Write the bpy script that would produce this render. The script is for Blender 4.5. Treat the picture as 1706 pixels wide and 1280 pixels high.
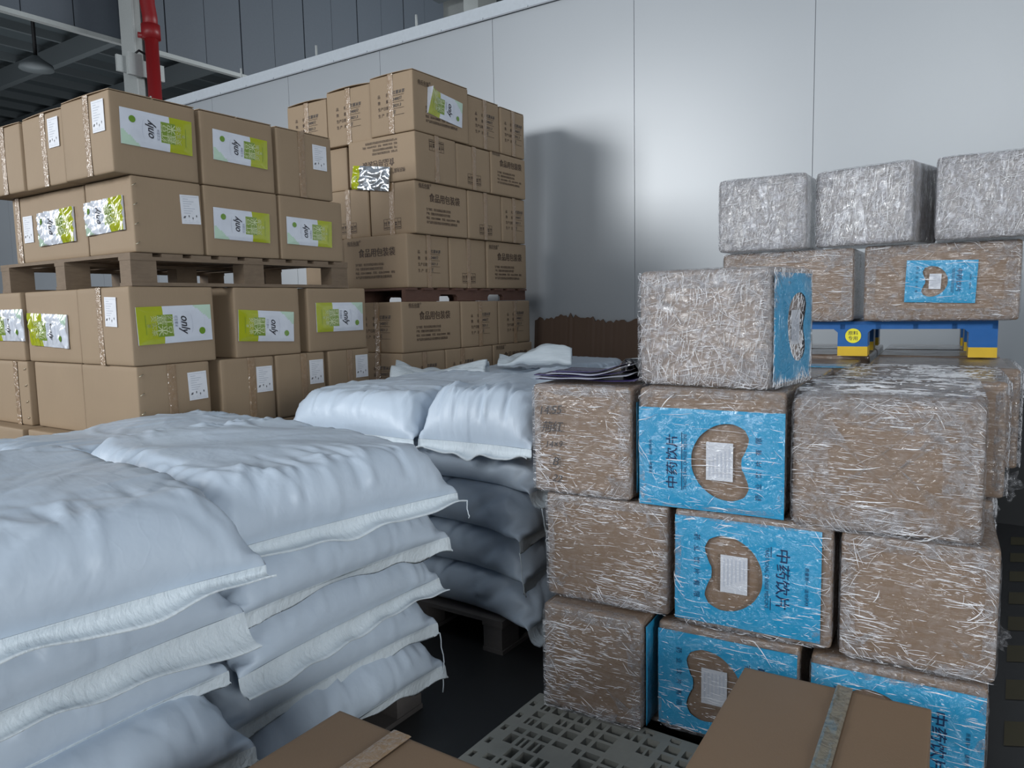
import bpy, bmesh, math, random
import numpy as np
from mathutils import Vector, Matrix, Euler

for o in list(bpy.data.objects):
    bpy.data.objects.remove(o, do_unlink=True)
SC = bpy.context.scene
COL = SC.collection
R = math.radians

# ------------------------------------------------------------------ camera
F_PX, PITCH, ROLL, YAW, EYE = 1250.0, R(6.0), R(1.2), R(34.0), 1.55
fw = Vector((-math.sin(YAW) * math.cos(PITCH), math.cos(YAW) * math.cos(PITCH), -math.sin(PITCH)))
r0 = Vector((math.cos(YAW), math.sin(YAW), 0))
u0 = r0.cross(fw)
rt = r0 * math.cos(ROLL) - u0 * math.sin(ROLL)
up = r0 * math.sin(ROLL) + u0 * math.cos(ROLL)
cd = bpy.data.cameras.new('camera')
cd.sensor_fit = 'HORIZONTAL'
cd.sensor_width = 36.0
cd.lens = 36.0 * F_PX / 1706.0
cd.clip_end = 200
cam = bpy.data.objects.new('camera', cd)
COL.objects.link(cam)
cam.matrix_world = Matrix(((rt.x, up.x, -fw.x, 0), (rt.y, up.y, -fw.y, 0), (rt.z, up.z, -fw.z, EYE), (0, 0, 0, 1)))
SC.camera = cam

# ------------------------------------------------------------------ light
SC.view_settings.view_transform = 'Standard'
SC.view_settings.look = 'None'
SC.view_settings.gamma = 1.0
SC.view_settings.exposure = -0.28
SC.view_settings.use_curve_mapping = False
SC.cycles.use_denoising = True
SC.cycles.max_bounces = 8
w = bpy.data.worlds.new('warehouse_air')
SC.world = w
w.use_nodes = True
w.node_tree.nodes['Background'].inputs[0].default_value = (0.62, 0.72, 0.86, 1)
w.node_tree.nodes['Background'].inputs[1].default_value = 0.26


def area(name, loc, target, sx, sy, power, color):
    l = bpy.data.lights.new(name, 'AREA')
    l.shape = 'RECTANGLE'
    l.size, l.size_y, l.energy, l.color = sx, sy, power, color
    o = bpy.data.objects.new(name, l)
    o.location = loc
    o.rotation_euler = (Vector(target) - Vector(loc)).to_track_quat('-Z', 'Y').to_euler()
    COL.objects.link(o)
    return o


area('daylight_loading_door', (-9.0, -9.5, 5.0), (-2.6, 4, 1.6), 4.2, 3.6, 1300, (0.93, 0.97, 1.0))
area('daylight_high_window', (-0.6, -9.5, 6.0), (-1.0, 5, 1.8), 4.0, 2.4, 480, (0.93, 0.97, 1.0))
area('overhead_fill', (-2.5, 0.5, 9.0), (-2.5, 1.5, 0), 9, 7, 110, (0.86, 0.94, 1.0))  # unseen overhead fill, added to light the sack tops
area('fill_far_bay', (-4.5, 16.0, 6.6), (-14, 11, 7.5), 6, 3, 900, (0.9, 0.96, 1.0))  # unseen fill lamp behind the white wall, added to brighten the dark partition
area('daylight_side_door', (7.5, -2.2, 2.4), (-2.0, 1.2, 0.8), 3.2, 3.2, 560, (0.92, 0.97, 1.0))
area('daylight_left_door', (-14.5, -3.2, 3.6), (-4.0, 2.5, 1.6), 2.6, 3.0, 250, (0.96, 0.98, 1.0))
area('floor_bounce_far_bay', (-24.0, 9.0, 2.0), (-24.5, 9.5, 11), 14, 14, 800, (0.9, 0.96, 1.0))

# ------------------------------------------------------------------ materials
MATS = {}


def srgb(r, g, b):
    f = lambda c: (c / 255 / 12.92) if c / 255 <= 0.04045 else ((c / 255 + 0.055) / 1.055) ** 2.4
    return (f(r), f(g), f(b), 1)


class NT:
    def __init__(s, name):
        s.m = bpy.data.materials.new(name)
        s.m.use_nodes = True
        s.t = s.m.node_tree
        s.p = s.t.nodes['Principled BSDF']
        MATS[name] = s.m

    def n(s, typ, **kw):
        x = s.t.nodes.new(typ)
        for k, v in kw.items():
            setattr(x, k, v)
        return x

    def l(s, a, b):
        s.t.links.new(a, b)

    def set(s, **kw):
        for k, v in kw.items():
            s.p.inputs[k.replace('_', ' ')].default_value = v

    def coords(s, scale=(1, 1, 1), rot=(0, 0, 0)):
        tc = s.n('ShaderNodeTexCoord')
        mp = s.n('ShaderNodeMapping')
        mp.inputs['Scale'].default_value = scale
        mp.inputs['Rotation'].default_value = rot
        s.l(tc.outputs['Object'], mp.inputs['Vector'])
        oi = s.n('ShaderNodeObjectInfo')
        ad = s.n('ShaderNodeVectorMath', operation='MULTIPLY_ADD')
        cb = s.n('ShaderNodeCombineXYZ')
        for i in range(3):
            s.l(oi.outputs['Random'], cb.inputs[i])
        s.l(cb.outputs[0], ad.inputs[0])
        ad.inputs[1].default_value = (37, 53, 71)
        s.l(mp.outputs[0], ad.inputs[2])
        return ad.outputs[0]

    def noise(s, vec, scale, detail=3, rough=0.5, dist=0.0):
        x = s.n('ShaderNodeTexNoise')
        x.inputs['Scale'].default_value = scale
        x.inputs['Detail'].default_value = detail
        x.inputs['Roughness'].default_value = rough
        x.inputs['Distortion'].default_value = dist
        s.l(vec, x.inputs['Vector'])
        return x.outputs['Fac']

    def ramp(s, fac, stops):
        x = s.n('ShaderNodeValToRGB')
        el = x.color_ramp.elements
        while len(el) > len(stops):
            el.remove(el[-1])
        while len(el) < len(stops):
            el.new(0.5)
        for e, (p, c) in zip(el, stops):
            e.position = p
            e.color = c if len(c) == 4 else (*c, 1)
        s.l(fac, x.inputs[0])
        return x.outputs[0]

    def mix(s, fac, a, b):
        x = s.n('ShaderNodeMix', data_type='RGBA')
        for val, i in ((fac, 0), (a, 6), (b, 7)):
            if hasattr(val, 'is_output'):
                s.l(val, x.inputs[i])
            else:
                x.inputs[i].default_value = val
        return x.outputs[2]

    def math(s, op, a, b=0.0):
        x = s.n('ShaderNodeMath', operation=op)
        for i, val in enumerate((a, b)):
            if hasattr(val, 'is_output'):
                s.l(val, x.inputs[i])
            else:
                x.inputs[i].default_value = val
        return x.outputs[0]

    def bump(s, h, strength, dist, to='Normal', prev=None):
        x = s.n('ShaderNodeBump')
        x.inputs['Strength'].default_value = strength
        x.inputs['Distance'].default_value = dist
        s.l(h, x.inputs['Height'])
        if prev is not None:
            s.l(prev, x.inputs['Normal'])
        if to:
            s.l(x.outputs[0], s.p.inputs[to])
        return x.outputs[0]


def g(v):
    return (v, v, v, 1)


def plain(name, col, rough=0.5, metal=0.0, coat=0.0, bump=0.0, bscale=30):
    m = NT(name)
    v = m.coords()
    n = m.noise(v, bscale, 4)
    c0 = tuple(c * 0.9 for c in col[:3]) + (1,)
    c1 = tuple(min(1, c * 1.08) for c in col[:3]) + (1,)
    m.l(m.mix(n, c0, c1), m.p.inputs['Base Color'])
    m.set(Roughness=rough, Metallic=metal, Coat_Weight=coat, Coat_Roughness=0.08)
    if bump:
        m.bump(n, bump, 0.01)
    return m.m


def cardboard(name, col, dark=0.86):
    m = NT(name)
    v = m.coords()
    big = m.noise(v, 3.0, 3)
    fib = m.noise(m.coords((40, 40, 4)), 6.0, 3)
    f = m.math('ADD', m.math('MULTIPLY', big, 0.7), m.math('MULTIPLY', fib, 0.3))
    a = tuple(c * dark for c in col[:3]) + (1,)
    b = tuple(c * 1.1 for c in col[:3]) + (1,)
    m.l(m.mix(f, a, b), m.p.inputs['Base Color'])
    m.set(Roughness=0.62)
    m.p.inputs['Specular IOR Level'].default_value = 0.3
    m.bump(fib, 0.12, 0.004)
    return m.m


KRAFT = (0.325, 0.235, 0.152, 1)
cardboard('kraft_cardboard', KRAFT)
cardboard('kraft_cardboard_plain', (0.215, 0.142, 0.088, 1))
cardboard('kraft_dark', (0.10, 0.062, 0.042, 1))
plain('kraft_edge', (0.16, 0.10, 0.06, 1), 0.8)


def film_coat(m, base, haze, hz_col=(0.62, 0.62, 0.66, 1), stretch=(7, 7, 110), rot=(0, 0, 0), strength=1.0):
    """tight stretch film: fine tension creases in a glossy clear layer, slightly milky where it is many layers thick"""
    st = m.noise(m.coords(stretch, rot), 1.3, 5, 0.62, 0.6)
    cr = m.noise(m.coords((1, 1, 1)), 30, 5, 0.6, 1.4)
    bg = m.noise(m.coords((1, 1, 1)), 6, 3, 0.5, 0.4)
    rg = m.ramp(st, [(0.46, g(0)), (0.50, g(1)), (0.54, g(0))])
    h = m.math('ADD', m.math('MULTIPLY', rg, 0.22), m.math('ADD', m.math('MULTIPLY', cr, 0.30), m.math('MULTIPLY', bg, 0.8)))
    fine = m.math('MULTIPLY', m.math('ADD', st, cr), 0.5)
    hz = m.ramp(fine, [(0.48, g(0)), (0.60, g(1))])
    hzf = m.math('ADD', m.math('MULTIPLY', hz, haze * 0.8), haze * 0.2)
    col = m.mix(hzf, base, hz_col)
    m.l(col, m.p.inputs['Base Color'])
    m.set(Roughness=0.45, Coat_Weight=1.0, Coat_Roughness=0.07, Coat_IOR=2.0)
    m.p.inputs['Specular IOR Level'].default_value = 0.25
    m.bump(h, strength, 0.022, 'Coat Normal')
    return m.m


film_coat(NT('wrapped_kraft'), (0.20, 0.131, 0.084, 1), 0.12)
film_coat(NT('wrapped_kraft_dense'), (0.25, 0.19, 0.15, 1), 0.50, (0.46, 0.46, 0.50, 1), (9, 9, 26), (0.5, 0.3, 0), 1.0)
film_coat(NT('wrapped_silver'), (0.24, 0.22, 0.21, 1), 0.85, (0.48, 0.48, 0.52, 1), (26, 26, 9), (0.25, 0.2, 0.2), 1.0)
film_coat(NT('wrapped_blue'), (0.006, 0.265, 0.50, 1), 0.07, (0.30, 0.58, 0.74, 1), (7, 7, 100))
film_coat(NT('wrapped_label'), (0.55, 0.57, 0.62, 1), 0.1)
plain('wrapped_ink', (0.006, 0.025, 0.085, 1), 0.5)

# loose stretch film: clear sheet, glossy, partly milky
m = NT('stretch_film')
st = m.noise(m.coords((8, 8, 30)), 2.0, 5, 0.65, 1.2)
cr = m.noise(m.coords(), 36, 5, 0.6, 1.5)
h = m.math('ADD', st, cr)
gl = m.n('ShaderNodeBsdfPrincipled')
gl.inputs['Base Color'].default_value = (0.5, 0.5, 0.53, 1)
gl.inputs['Roughness'].default_value = 0.16
gl.inputs['IOR'].default_value = 1.9
bp = m.bump(h, 1.0, 0.02, None)
m.l(bp, gl.inputs['Normal'])
tr = m.n('ShaderNodeBsdfTransparent')
mx = m.n('ShaderNodeMixShader')
al = m.ramp(m.math('MULTIPLY', h, 0.5), [(0.44, g(0.03)), (0.60, g(0.5))])
m.l(al, mx.inputs[0])
m.l(tr.outputs[0], mx.inputs[1])
m.l(gl.outputs[0], mx.inputs[2])
m.l(mx.outputs[0], m.t.nodes['Material Output'].inputs[0])

m = NT('film_crease_glint')  # film folds whose white colour stands in for glints
gl = m.p
gl.inputs['Base Color'].default_value = (0.88, 0.88, 0.91, 1)
gl.inputs['Roughness'].default_value = 0.14
gl.inputs['IOR'].default_value = 1.9
tr = m.n('ShaderNodeBsdfTransparent')
mx = m.n('ShaderNodeMixShader')
mx.inputs[0].default_value = 0.8
m.l(tr.outputs[0], mx.inputs[1])
m.l(gl.outputs[0], mx.inputs[2])
m.l(mx.outputs[0], m.t.nodes['Material Output'].inputs[0])

# woven polypropylene sack
m = NT('woven_sack')
band = m.noise(m.coords((1.5, 9, 9)), 3, 2, 0.5, 0.3)
soft = m.noise(m.coords(), 5, 3, 0.5, 0.5)
fine = m.noise(m.coords((1, 1, 1)), 16, 2, 0.5, 0.8)
m.l(m.mix(m.math('ADD', m.math('MULTIPLY', band, 0.5), m.math('MULTIPLY', soft, 0.5)), (0.48, 0.56, 0.66, 1), (0.57, 0.65, 0.74, 1)), m.p.inputs['Base Color'])
m.set(Roughness=0.42)
m.p.inputs['Specular IOR Level'].default_value = 0.45
rdg = m.ramp(m.noise(m.coords((0.7, 4.2, 4.2), (0, 0, .35)), 3.4, 1, 0.4, 0.15), [(0.455, g(0)), (0.5, g(1)), (0.545, g(0))])
h = m.math('ADD', m.math('ADD', m.math('MULTIPLY', soft, 1.0), m.math('MULTIPLY', rdg, 0.02)), m.math('ADD', m.math('MULTIPLY', fine, 0.16), m.math('MULTIPLY', band, 0.12)))
m.bump(h, 0.36, 0.02)
wv = m.m
m = NT('woven_flap')
band = m.noise(m.coords((4, 20, 14)), 3, 3, 0.55, 0.3)
m.l(m.mix(band, (0.60, 0.67, 0.72, 1), (0.70, 0.76, 0.80, 1)), m.p.inputs['Base Color'])
m.set(Roughness=0.5)
m.bump(band, 0.4, 0.015)

plain('white_paper', (0.74, 0.75, 0.79, 1), 0.55)
plain('grey_print', (0.42, 0.45, 0.52, 1), 0.6)
plain('dark_print', (0.035, 0.035, 0.045, 1), 0.6)
plain('brown_print', (0.060, 0.034, 0.022, 1), 0.6)
plain('pen_ink', (0.05, 0.047, 0.05, 1), 0.6)
pl = dict(rough=0.22, coat=0.8, bump=0.25, bscale=14)
plain('pouch_white', (0.66, 0.69, 0.76, 1), **pl)
plain('pouch_mint', (0.50, 0.66, 0.52, 1), **pl)
plain('pouch_lime', (0.38, 0.42, 0.008, 1), **pl)
plain('pouch_green', (0.20, 0.30, 0.035, 1), **pl)
plain('pouch_leaf', (0.14, 0.28, 0.02, 1), **pl)
plain('pouch_pale', (0.60, 0.66, 0.36, 1), **pl)
plain('pouch_foil', (0.55, 0.58, 0.62, 1), rough=0.18, metal=0.75, coat=0.5, bump=0.6, bscale=16)

m = NT('packing_tape')
v = m.coords((10, 10, 3))
n = m.noise(v, 5, 4, 0.6, 1.0)
m.l(m.mix(n, (0.25, 0.155, 0.08, 1), (0.34, 0.225, 0.13, 1)), m.p.inputs['Base Color'])
m.set(Roughness=0.5, Coat_Weight=1.0, Coat_Roughness=0.05, Coat_IOR=1.6)
m.bump(m.noise(m.coords((14, 14, 4)), 3, 2, 0.5, 0.5), 0.5, 0.03, 'Coat Normal')
plain('clear_tape', (0.17, 0.155, 0.115, 1), 0.3, 0, 1.0, 0.9, 45)
plain('staple_metal', (0.6, 0.55, 0.42, 1), 0.3, 0.9)


def wood(name, a, b):
    m = NT(name)
    n = m.noise(m.coords((3, 3, 14)), 5, 5, 0.6, 0.5)
    n2 = m.noise(m.coords(), 9, 4)
    m.l(m.mix(m.math('MULTIPLY', m.math('ADD', n, n2), 0.5), a, b), m.p.inputs['Base Color'])
    m.set(Roughness=0.75)
    m.bump(n, 0.3, 0.006)


wood('pallet_wood', (0.11, 0.075, 0.048, 1), (0.27, 0.195, 0.13, 1))
wood('pallet_wood_red', (0.075, 0.035, 0.024, 1), (0.14, 0.07, 0.048, 1))
wood('pallet_wood_grey', (0.09, 0.08, 0.075, 1), (0.17, 0.15, 0.14, 1))
plain('pallet_blue', (0.010, 0.10, 0.32, 1), 0.38, bump=0.1)
plain('pallet_yellow', (0.62, 0.40, 0.02, 1), 0.45)
plain('sticker_yellow', (0.78, 0.70, 0.03, 1), 0.4)
plain('pallet_grey', (0.25, 0.25, 0.225, 1), 0.5, bump=0.15)
plain('purple_film', (0.035, 0.025, 0.10, 1), 0.25, coat=0.6)
plain('pale_film', (0.34, 0.35, 0.42, 1), 0.3, coat=0.6)
plain('black_film', (0.01, 0.01, 0.014, 1), 0.15, coat=1.0, bump=0.8, bscale=40)

m = NT('wall_panel')
n = m.noise(m.coords((1, 1, 1)), 1.2, 2)
m.l(m.mix(n, (0.27, 0.295, 0.32, 1), (0.31, 0.335, 0.36, 1)), m.p.inputs['Base Color'])
m.set(Roughness=0.45, Coat_Weight=1.0, Coat_Roughness=0.36, Coat_IOR=1.85)
m.bump(n, 0.05, 0.05)
plain('wall_groove', (0.30, 0.32, 0.35, 1), 0.5)
plain('wall_cap', (0.46, 0.50, 0.54, 1), 0.4)
plain('cladding_dark', (0.095, 0.112, 0.135, 1), 0.6)
plain('roof_dark', (0.10, 0.12, 0.13, 1), 0.45)
plain('steel_dark', (0.16, 0.18, 0.19, 1), 0.45)
plain('steel_light', (0.42, 0.44, 0.43, 1), 0.5)
plain('steel_mid', (0.27, 0.28, 0.27, 1), 0.5)
plain('pipe_red', (0.24, 0.010, 0.012, 1), 0.45)
plain('cable_black', (0.012, 0.012, 0.014, 1), 0.5)

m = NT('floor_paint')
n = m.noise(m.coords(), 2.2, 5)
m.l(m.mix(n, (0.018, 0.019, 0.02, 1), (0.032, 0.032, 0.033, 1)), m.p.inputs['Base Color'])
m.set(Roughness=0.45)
plain('floor_yellow', (0.36, 0.29, 0.05, 1), 0.6)
plain('floor_olive', (0.06, 0.052, 0.026, 1), 0.6)


# ------------------------------------------------------------------ mesh tools
class MB:
    def __init__(s):
        s.v, s.f, s.mi, s.mats = [], [], [], []

    def mat(s, name):
        if name not in s.mats:
            s.mats.append(name)
        return s.mats.index(name)

    def add(s, verts, faces, mat):
        k, b = s.mat(mat), len(s.v)
        s.v.extend(tuple(map(float, p)) for p in verts)
        for f in faces:
            s.f.append(tuple(int(i) + b for i in f))
            s.mi.append(k)
        return s

    def box(s, x0, x1, y0, y1, z0, z1, mat, M=None):
        vs = [(x, y, z) for z in (z0, z1) for y in (y0, y1) for x in (x0, x1)]
        if M is not None:
            vs = [M @ Vector(p) for p in vs]
        return s.add(vs, [(0, 2, 3, 1), (4, 5, 7, 6), (0, 1, 5, 4), (2, 6, 7, 3), (0, 4, 6, 2), (1, 3, 7, 5)], mat)

    def tube(s, pts, r, mat, n=8, cap=True):
        pts = [Vector(p) for p in pts]
        vs, fs = [], []
        for i, p in enumerate(pts):
            d = (pts[min(i + 1, len(pts) - 1)] - pts[max(i - 1, 0)]).normalized()
            a = d.orthogonal().normalized() if abs(d.z) > 0.9 else d.cross(Vector((0, 0, 1))).normalized()
            b = d.cross(a)
            rr = r[i] if isinstance(r, (list, tuple)) else r
            for k in range(n):
                t = 2 * math.pi * k / n
                vs.append(p + a * (rr * math.cos(t)) + b * (rr * math.sin(t)))
        for i in range(len(pts) - 1):
            for k in range(n):
                fs.append((i * n + k, i * n + (k + 1) % n, (i + 1) * n + (k + 1) % n, (i + 1) * n + k))
        if cap:
            fs.append(tuple(range(n))[::-1])
            fs.append(tuple((len(pts) - 1) * n + k for k in range(n)))
        return s.add(vs, fs, mat)

    def prism(s, poly, axis, a0, a1, mat):
        """extrude a 2D polygon along an axis ('x': poly in (y,z); 'y': poly in (x,z); 'z': poly in (x,y))"""
        mk = {'x': lambda p, a: (a, p[0], p[1]), 'y': lambda p, a: (p[0], a, p[1]), 'z': lambda p, a: (p[0], p[1], a)}[axis]
        n = len(poly)
        vs = [mk(p, a0) for p in poly] + [mk(p, a1) for p in poly]
        fs = [tuple(range(n))[::-1], tuple(range(n, 2 * n))] + [(i, (i + 1) % n, n + (i + 1) % n, n + i) for i in range(n)]
        return s.add(vs, fs, mat)

    def mesh(s, name, smooth=False, recalc=False):
        me = bpy.data.meshes.new(name)
        me.from_pydata(s.v, [], s.f)
        for n in s.mats:
            me.materials.append(MATS[n])
        me.polygons.foreach_set('material_index', s.mi)
        if smooth:
            me.polygons.foreach_set('use_smooth', [True] * len(s.f))
        if recalc:
            bm = bmesh.new()
            bm.from_mesh(me)
            bmesh.ops.recalc_face_normals(bm, faces=bm.faces)
            bm.to_mesh(me)
            bm.free()
        me.update()
        return me


def link(name, me, parent=None, loc=None, rz=0.0, label=None, cat=None, group=None, kind=None):
    o = bpy.data.objects.new(name, me)
    COL.objects.link(o)
    if parent is not None:
        o.parent = parent
    if loc is not None:
        o.location = loc
    if rz:
        o.rotation_euler = (0, 0, rz)
    for k, v in (('label', label), ('category', cat), ('group', group), ('kind', kind)):
        if v:
            o[k] = v
    return o


def smooth_by_angle(me, ang=35):
    me.polygons.foreach_set('use_smooth', [True] * len(me.polygons))
    bm = bmesh.new()
    bm.from_mesh(me)
    for e in bm.edges:
        if len(e.link_faces) == 2 and e.calc_face_angle(0) > R(ang):
            e.smooth = False
    bm.to_mesh(me)
    bm.free()
    return me


RB_T = (-1, -0.985, -0.95, -0.85, -0.6, -0.3, 0, 0.3, 0.6, 0.85, 0.95, 0.985, 1)


def soft_box(dx, dy, dz, r, mat, bulge=0.004, lump=0.0, seed=0, dense=False):
    """rounded carton with slightly bowed panels; origin at the centre of its base"""
    ts = RB_T
    if dense:
        ts = tuple(np.sign(t) * (1 - (1 - abs(t)) ** 1.25) for t in np.linspace(-1, 1, 25))
    n = len(ts)
    rng = np.random.default_rng(seed)
    ph = rng.uniform(0, 6.28, (6, 3))
    fr = rng.normal(0, 9.0, (6, 3))
    hx, hy, hz = dx / 2, dy / 2, dz / 2
    mb = MB()
    h = np.array([hx, hy, hz])
    for ax in range(3):
        for sg in (-1, 1):
            vs = []
            a1, a2 = (ax + 1) % 3, (ax + 2) % 3
            for i in range(n):
                for j in range(n):
                    q = np.zeros(3)
                    q[ax], q[a1], q[a2] = sg, ts[i], ts[j]
                    p = q * h
                    inn = np.clip(p, -(h - r), h - r)
                    d = p - inn
                    l = np.linalg.norm(d)
                    if l > 0:
                        p = inn + d / l * r
                    b = bulge * (1 - ts[i] ** 2) * (1 - ts[j] ** 2)
                    if ax == 2:
                        b *= .25 if sg > 0 else 0
                    p[ax] += sg * b
                    if lump:
                        for k in range(6):
                            p += lump / 3 * np.sin(fr[k] @ p + ph[k]) * np.roll([1, .6, .3], k) * (0.4 if p[2] < -hz + .01 else 1)
                    p[2] += hz
                    vs.append(p)
            fs = []
            for i in range(n - 1):
                for j in range(n - 1):
                    f = (i * n + j, (i + 1) * n + j, (i + 1) * n + j + 1, i * n + j + 1)
                    fs.append(f if sg > 0 else f[::-1])
            mb.add(vs, fs, mat)
    me = mb.mesh('carton_body', True)
    bm = bmesh.new()
    bm.from_mesh(me)
    bmesh.ops.remove_doubles(bm, verts=bm.verts, dist=1e-5)
    bm.to_mesh(me)
    bm.free()
    return me


TXT = {}


def text_geo(s, shear=0.0, bold=0.0):
    key = (s, shear, bold)
    if key not in TXT:
        c = bpy.data.curves.new('lettering', 'FONT')
        c.body = s
        c.size = 1.0
        c.shear = shear
        c.offset = bold
        c.resolution_u = 2
        c.align_x = 'CENTER'
        c.align_y = 'CENTER'
        o = bpy.data.objects.new('lettering', c)
        COL.objects.link(o)
        dg = bpy.context.evaluated_depsgraph_get()
        me = bpy.data.meshes.new_from_object(o.evaluated_get(dg))
        v = np.array([q.co[:2] for q in me.vertices]) if len(me.vertices) else np.zeros((0, 2))
        f = [tuple(p.vertices) for p in me.polygons]
        bpy.data.objects.remove(o)
        bpy.data.curves.remove(c)
        bpy.data.meshes.remove(me)
        TXT[key] = (v, f)
    return TXT[key]


def put_text(mb, s, cx, cy, size, mat, z=0.0, rot=0.0, shear=0.0, bold=0.0, align='C', width=None):
    """lettering laid in the local x,y plane at height z"""
    v, f = text_geo(s, shear, 0.0)
    if not len(v):
        return
    v = v * size
    if width:
        v = v * np.array([width / max(1e-6, np.ptp(v[:, 0])), 1])
    if align == 'L':
        v = v - np.array([v[:, 0].min(), 0])
    c, sn = math.cos(rot), math.sin(rot)
    for q in ((-1, 1) if bold > .011 else (0,)):
        b_ = q * bold * size * .9
        vs = [(cx + (x + b_) * c - y * sn, cy + (x + b_) * sn + y * c, z + q * .00005) for x, y in v]
        mb.add(vs, f, mat)


def rect(mb, x0, x1, y0, y1, mat, z=0.0):
    mb.add([(x0, y0, z), (x1, y0, z), (x1, y1, z), (x0, y1, z)], [(0, 1, 2, 3)], mat)


# a decal mesh lives in local x,y (z out of the face); these put it on the front (-Y) or right (+X) face of a carton
def on_face(o, face, dims, u, v, out=0.006, rot=0.0, scale=1.0):
    dx, dy, dz = dims
    if face == 'F':
        B = Matrix(((1, 0, 0), (0, 0, -1), (0, 1, 0))).to_4x4()
        T = Vector((u, -dy / 2 - out, v))
    elif face == 'R':
        B = Matrix(((0, 0, 1), (1, 0, 0), (0, 1, 0))).to_4x4()
        T = Vector((dx / 2 + out, u, v))
    else:
        B = Matrix.Identity(4)
        T = Vector((u, v, dz + out))
    o.matrix_local = Matrix.Translation(T) @ B @ Matrix.Rotation(rot, 4, 'Z') @ Matrix.Diagonal((scale, scale, scale, 1) if not isinstance(scale, tuple) else (*scale, 1))
    return o


rnd = random.Random(7)


# ------------------------------------------------------------------ decal meshes
def shipping_label_mesh():
    mb = MB()
    mb.box(-.055, .055, -.075, .075, -.001, .001, 'white_paper')
    for k in range(7):
        y = .052 - k * .012
        rect(mb, -.04, -.04 + .03 + .045 * ((k * 37) % 10) / 10, y, y + .0025, 'grey_print', .0014)
    rect(mb, -.047, .047, .064, .0655, 'grey_print', .0014)
    rect(mb, -.047, .047, -.066, -.065, 'grey_print', .0014)
    for k, t in enumerate('☂♻▲■'):
        x = -.034 + k * .022
        rect(mb, x - .007, x + .007, -.058, -.057, 'grey_print', .0014)
        if k == 0:
            for q in (-1, 0, 1):
                mb.add([(x - .008 + q * .004, -.046, .0015), (x - .005 + q * .004, -.046, .0015), (x + .001 + q * .004, -.034, .0015), (x - .002 + q * .004, -.034, .0015)], [(0, 1, 2, 3)], 'dark_print')
        else:
            yy = (-.036, -.046, -.034)[k - 1]
            mb.add([(x - .0045, yy, .0015), (x + .0045, yy, .0015), (x, yy + .009, .0015)], [(0, 1, 2)], 'dark_print')
            rect(mb, x - .0015, x + .0015, yy - .006, yy, 'dark_print', .0015)
    return mb.mesh('shipping_label')


LABEL = shipping_label_mesh()


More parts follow.
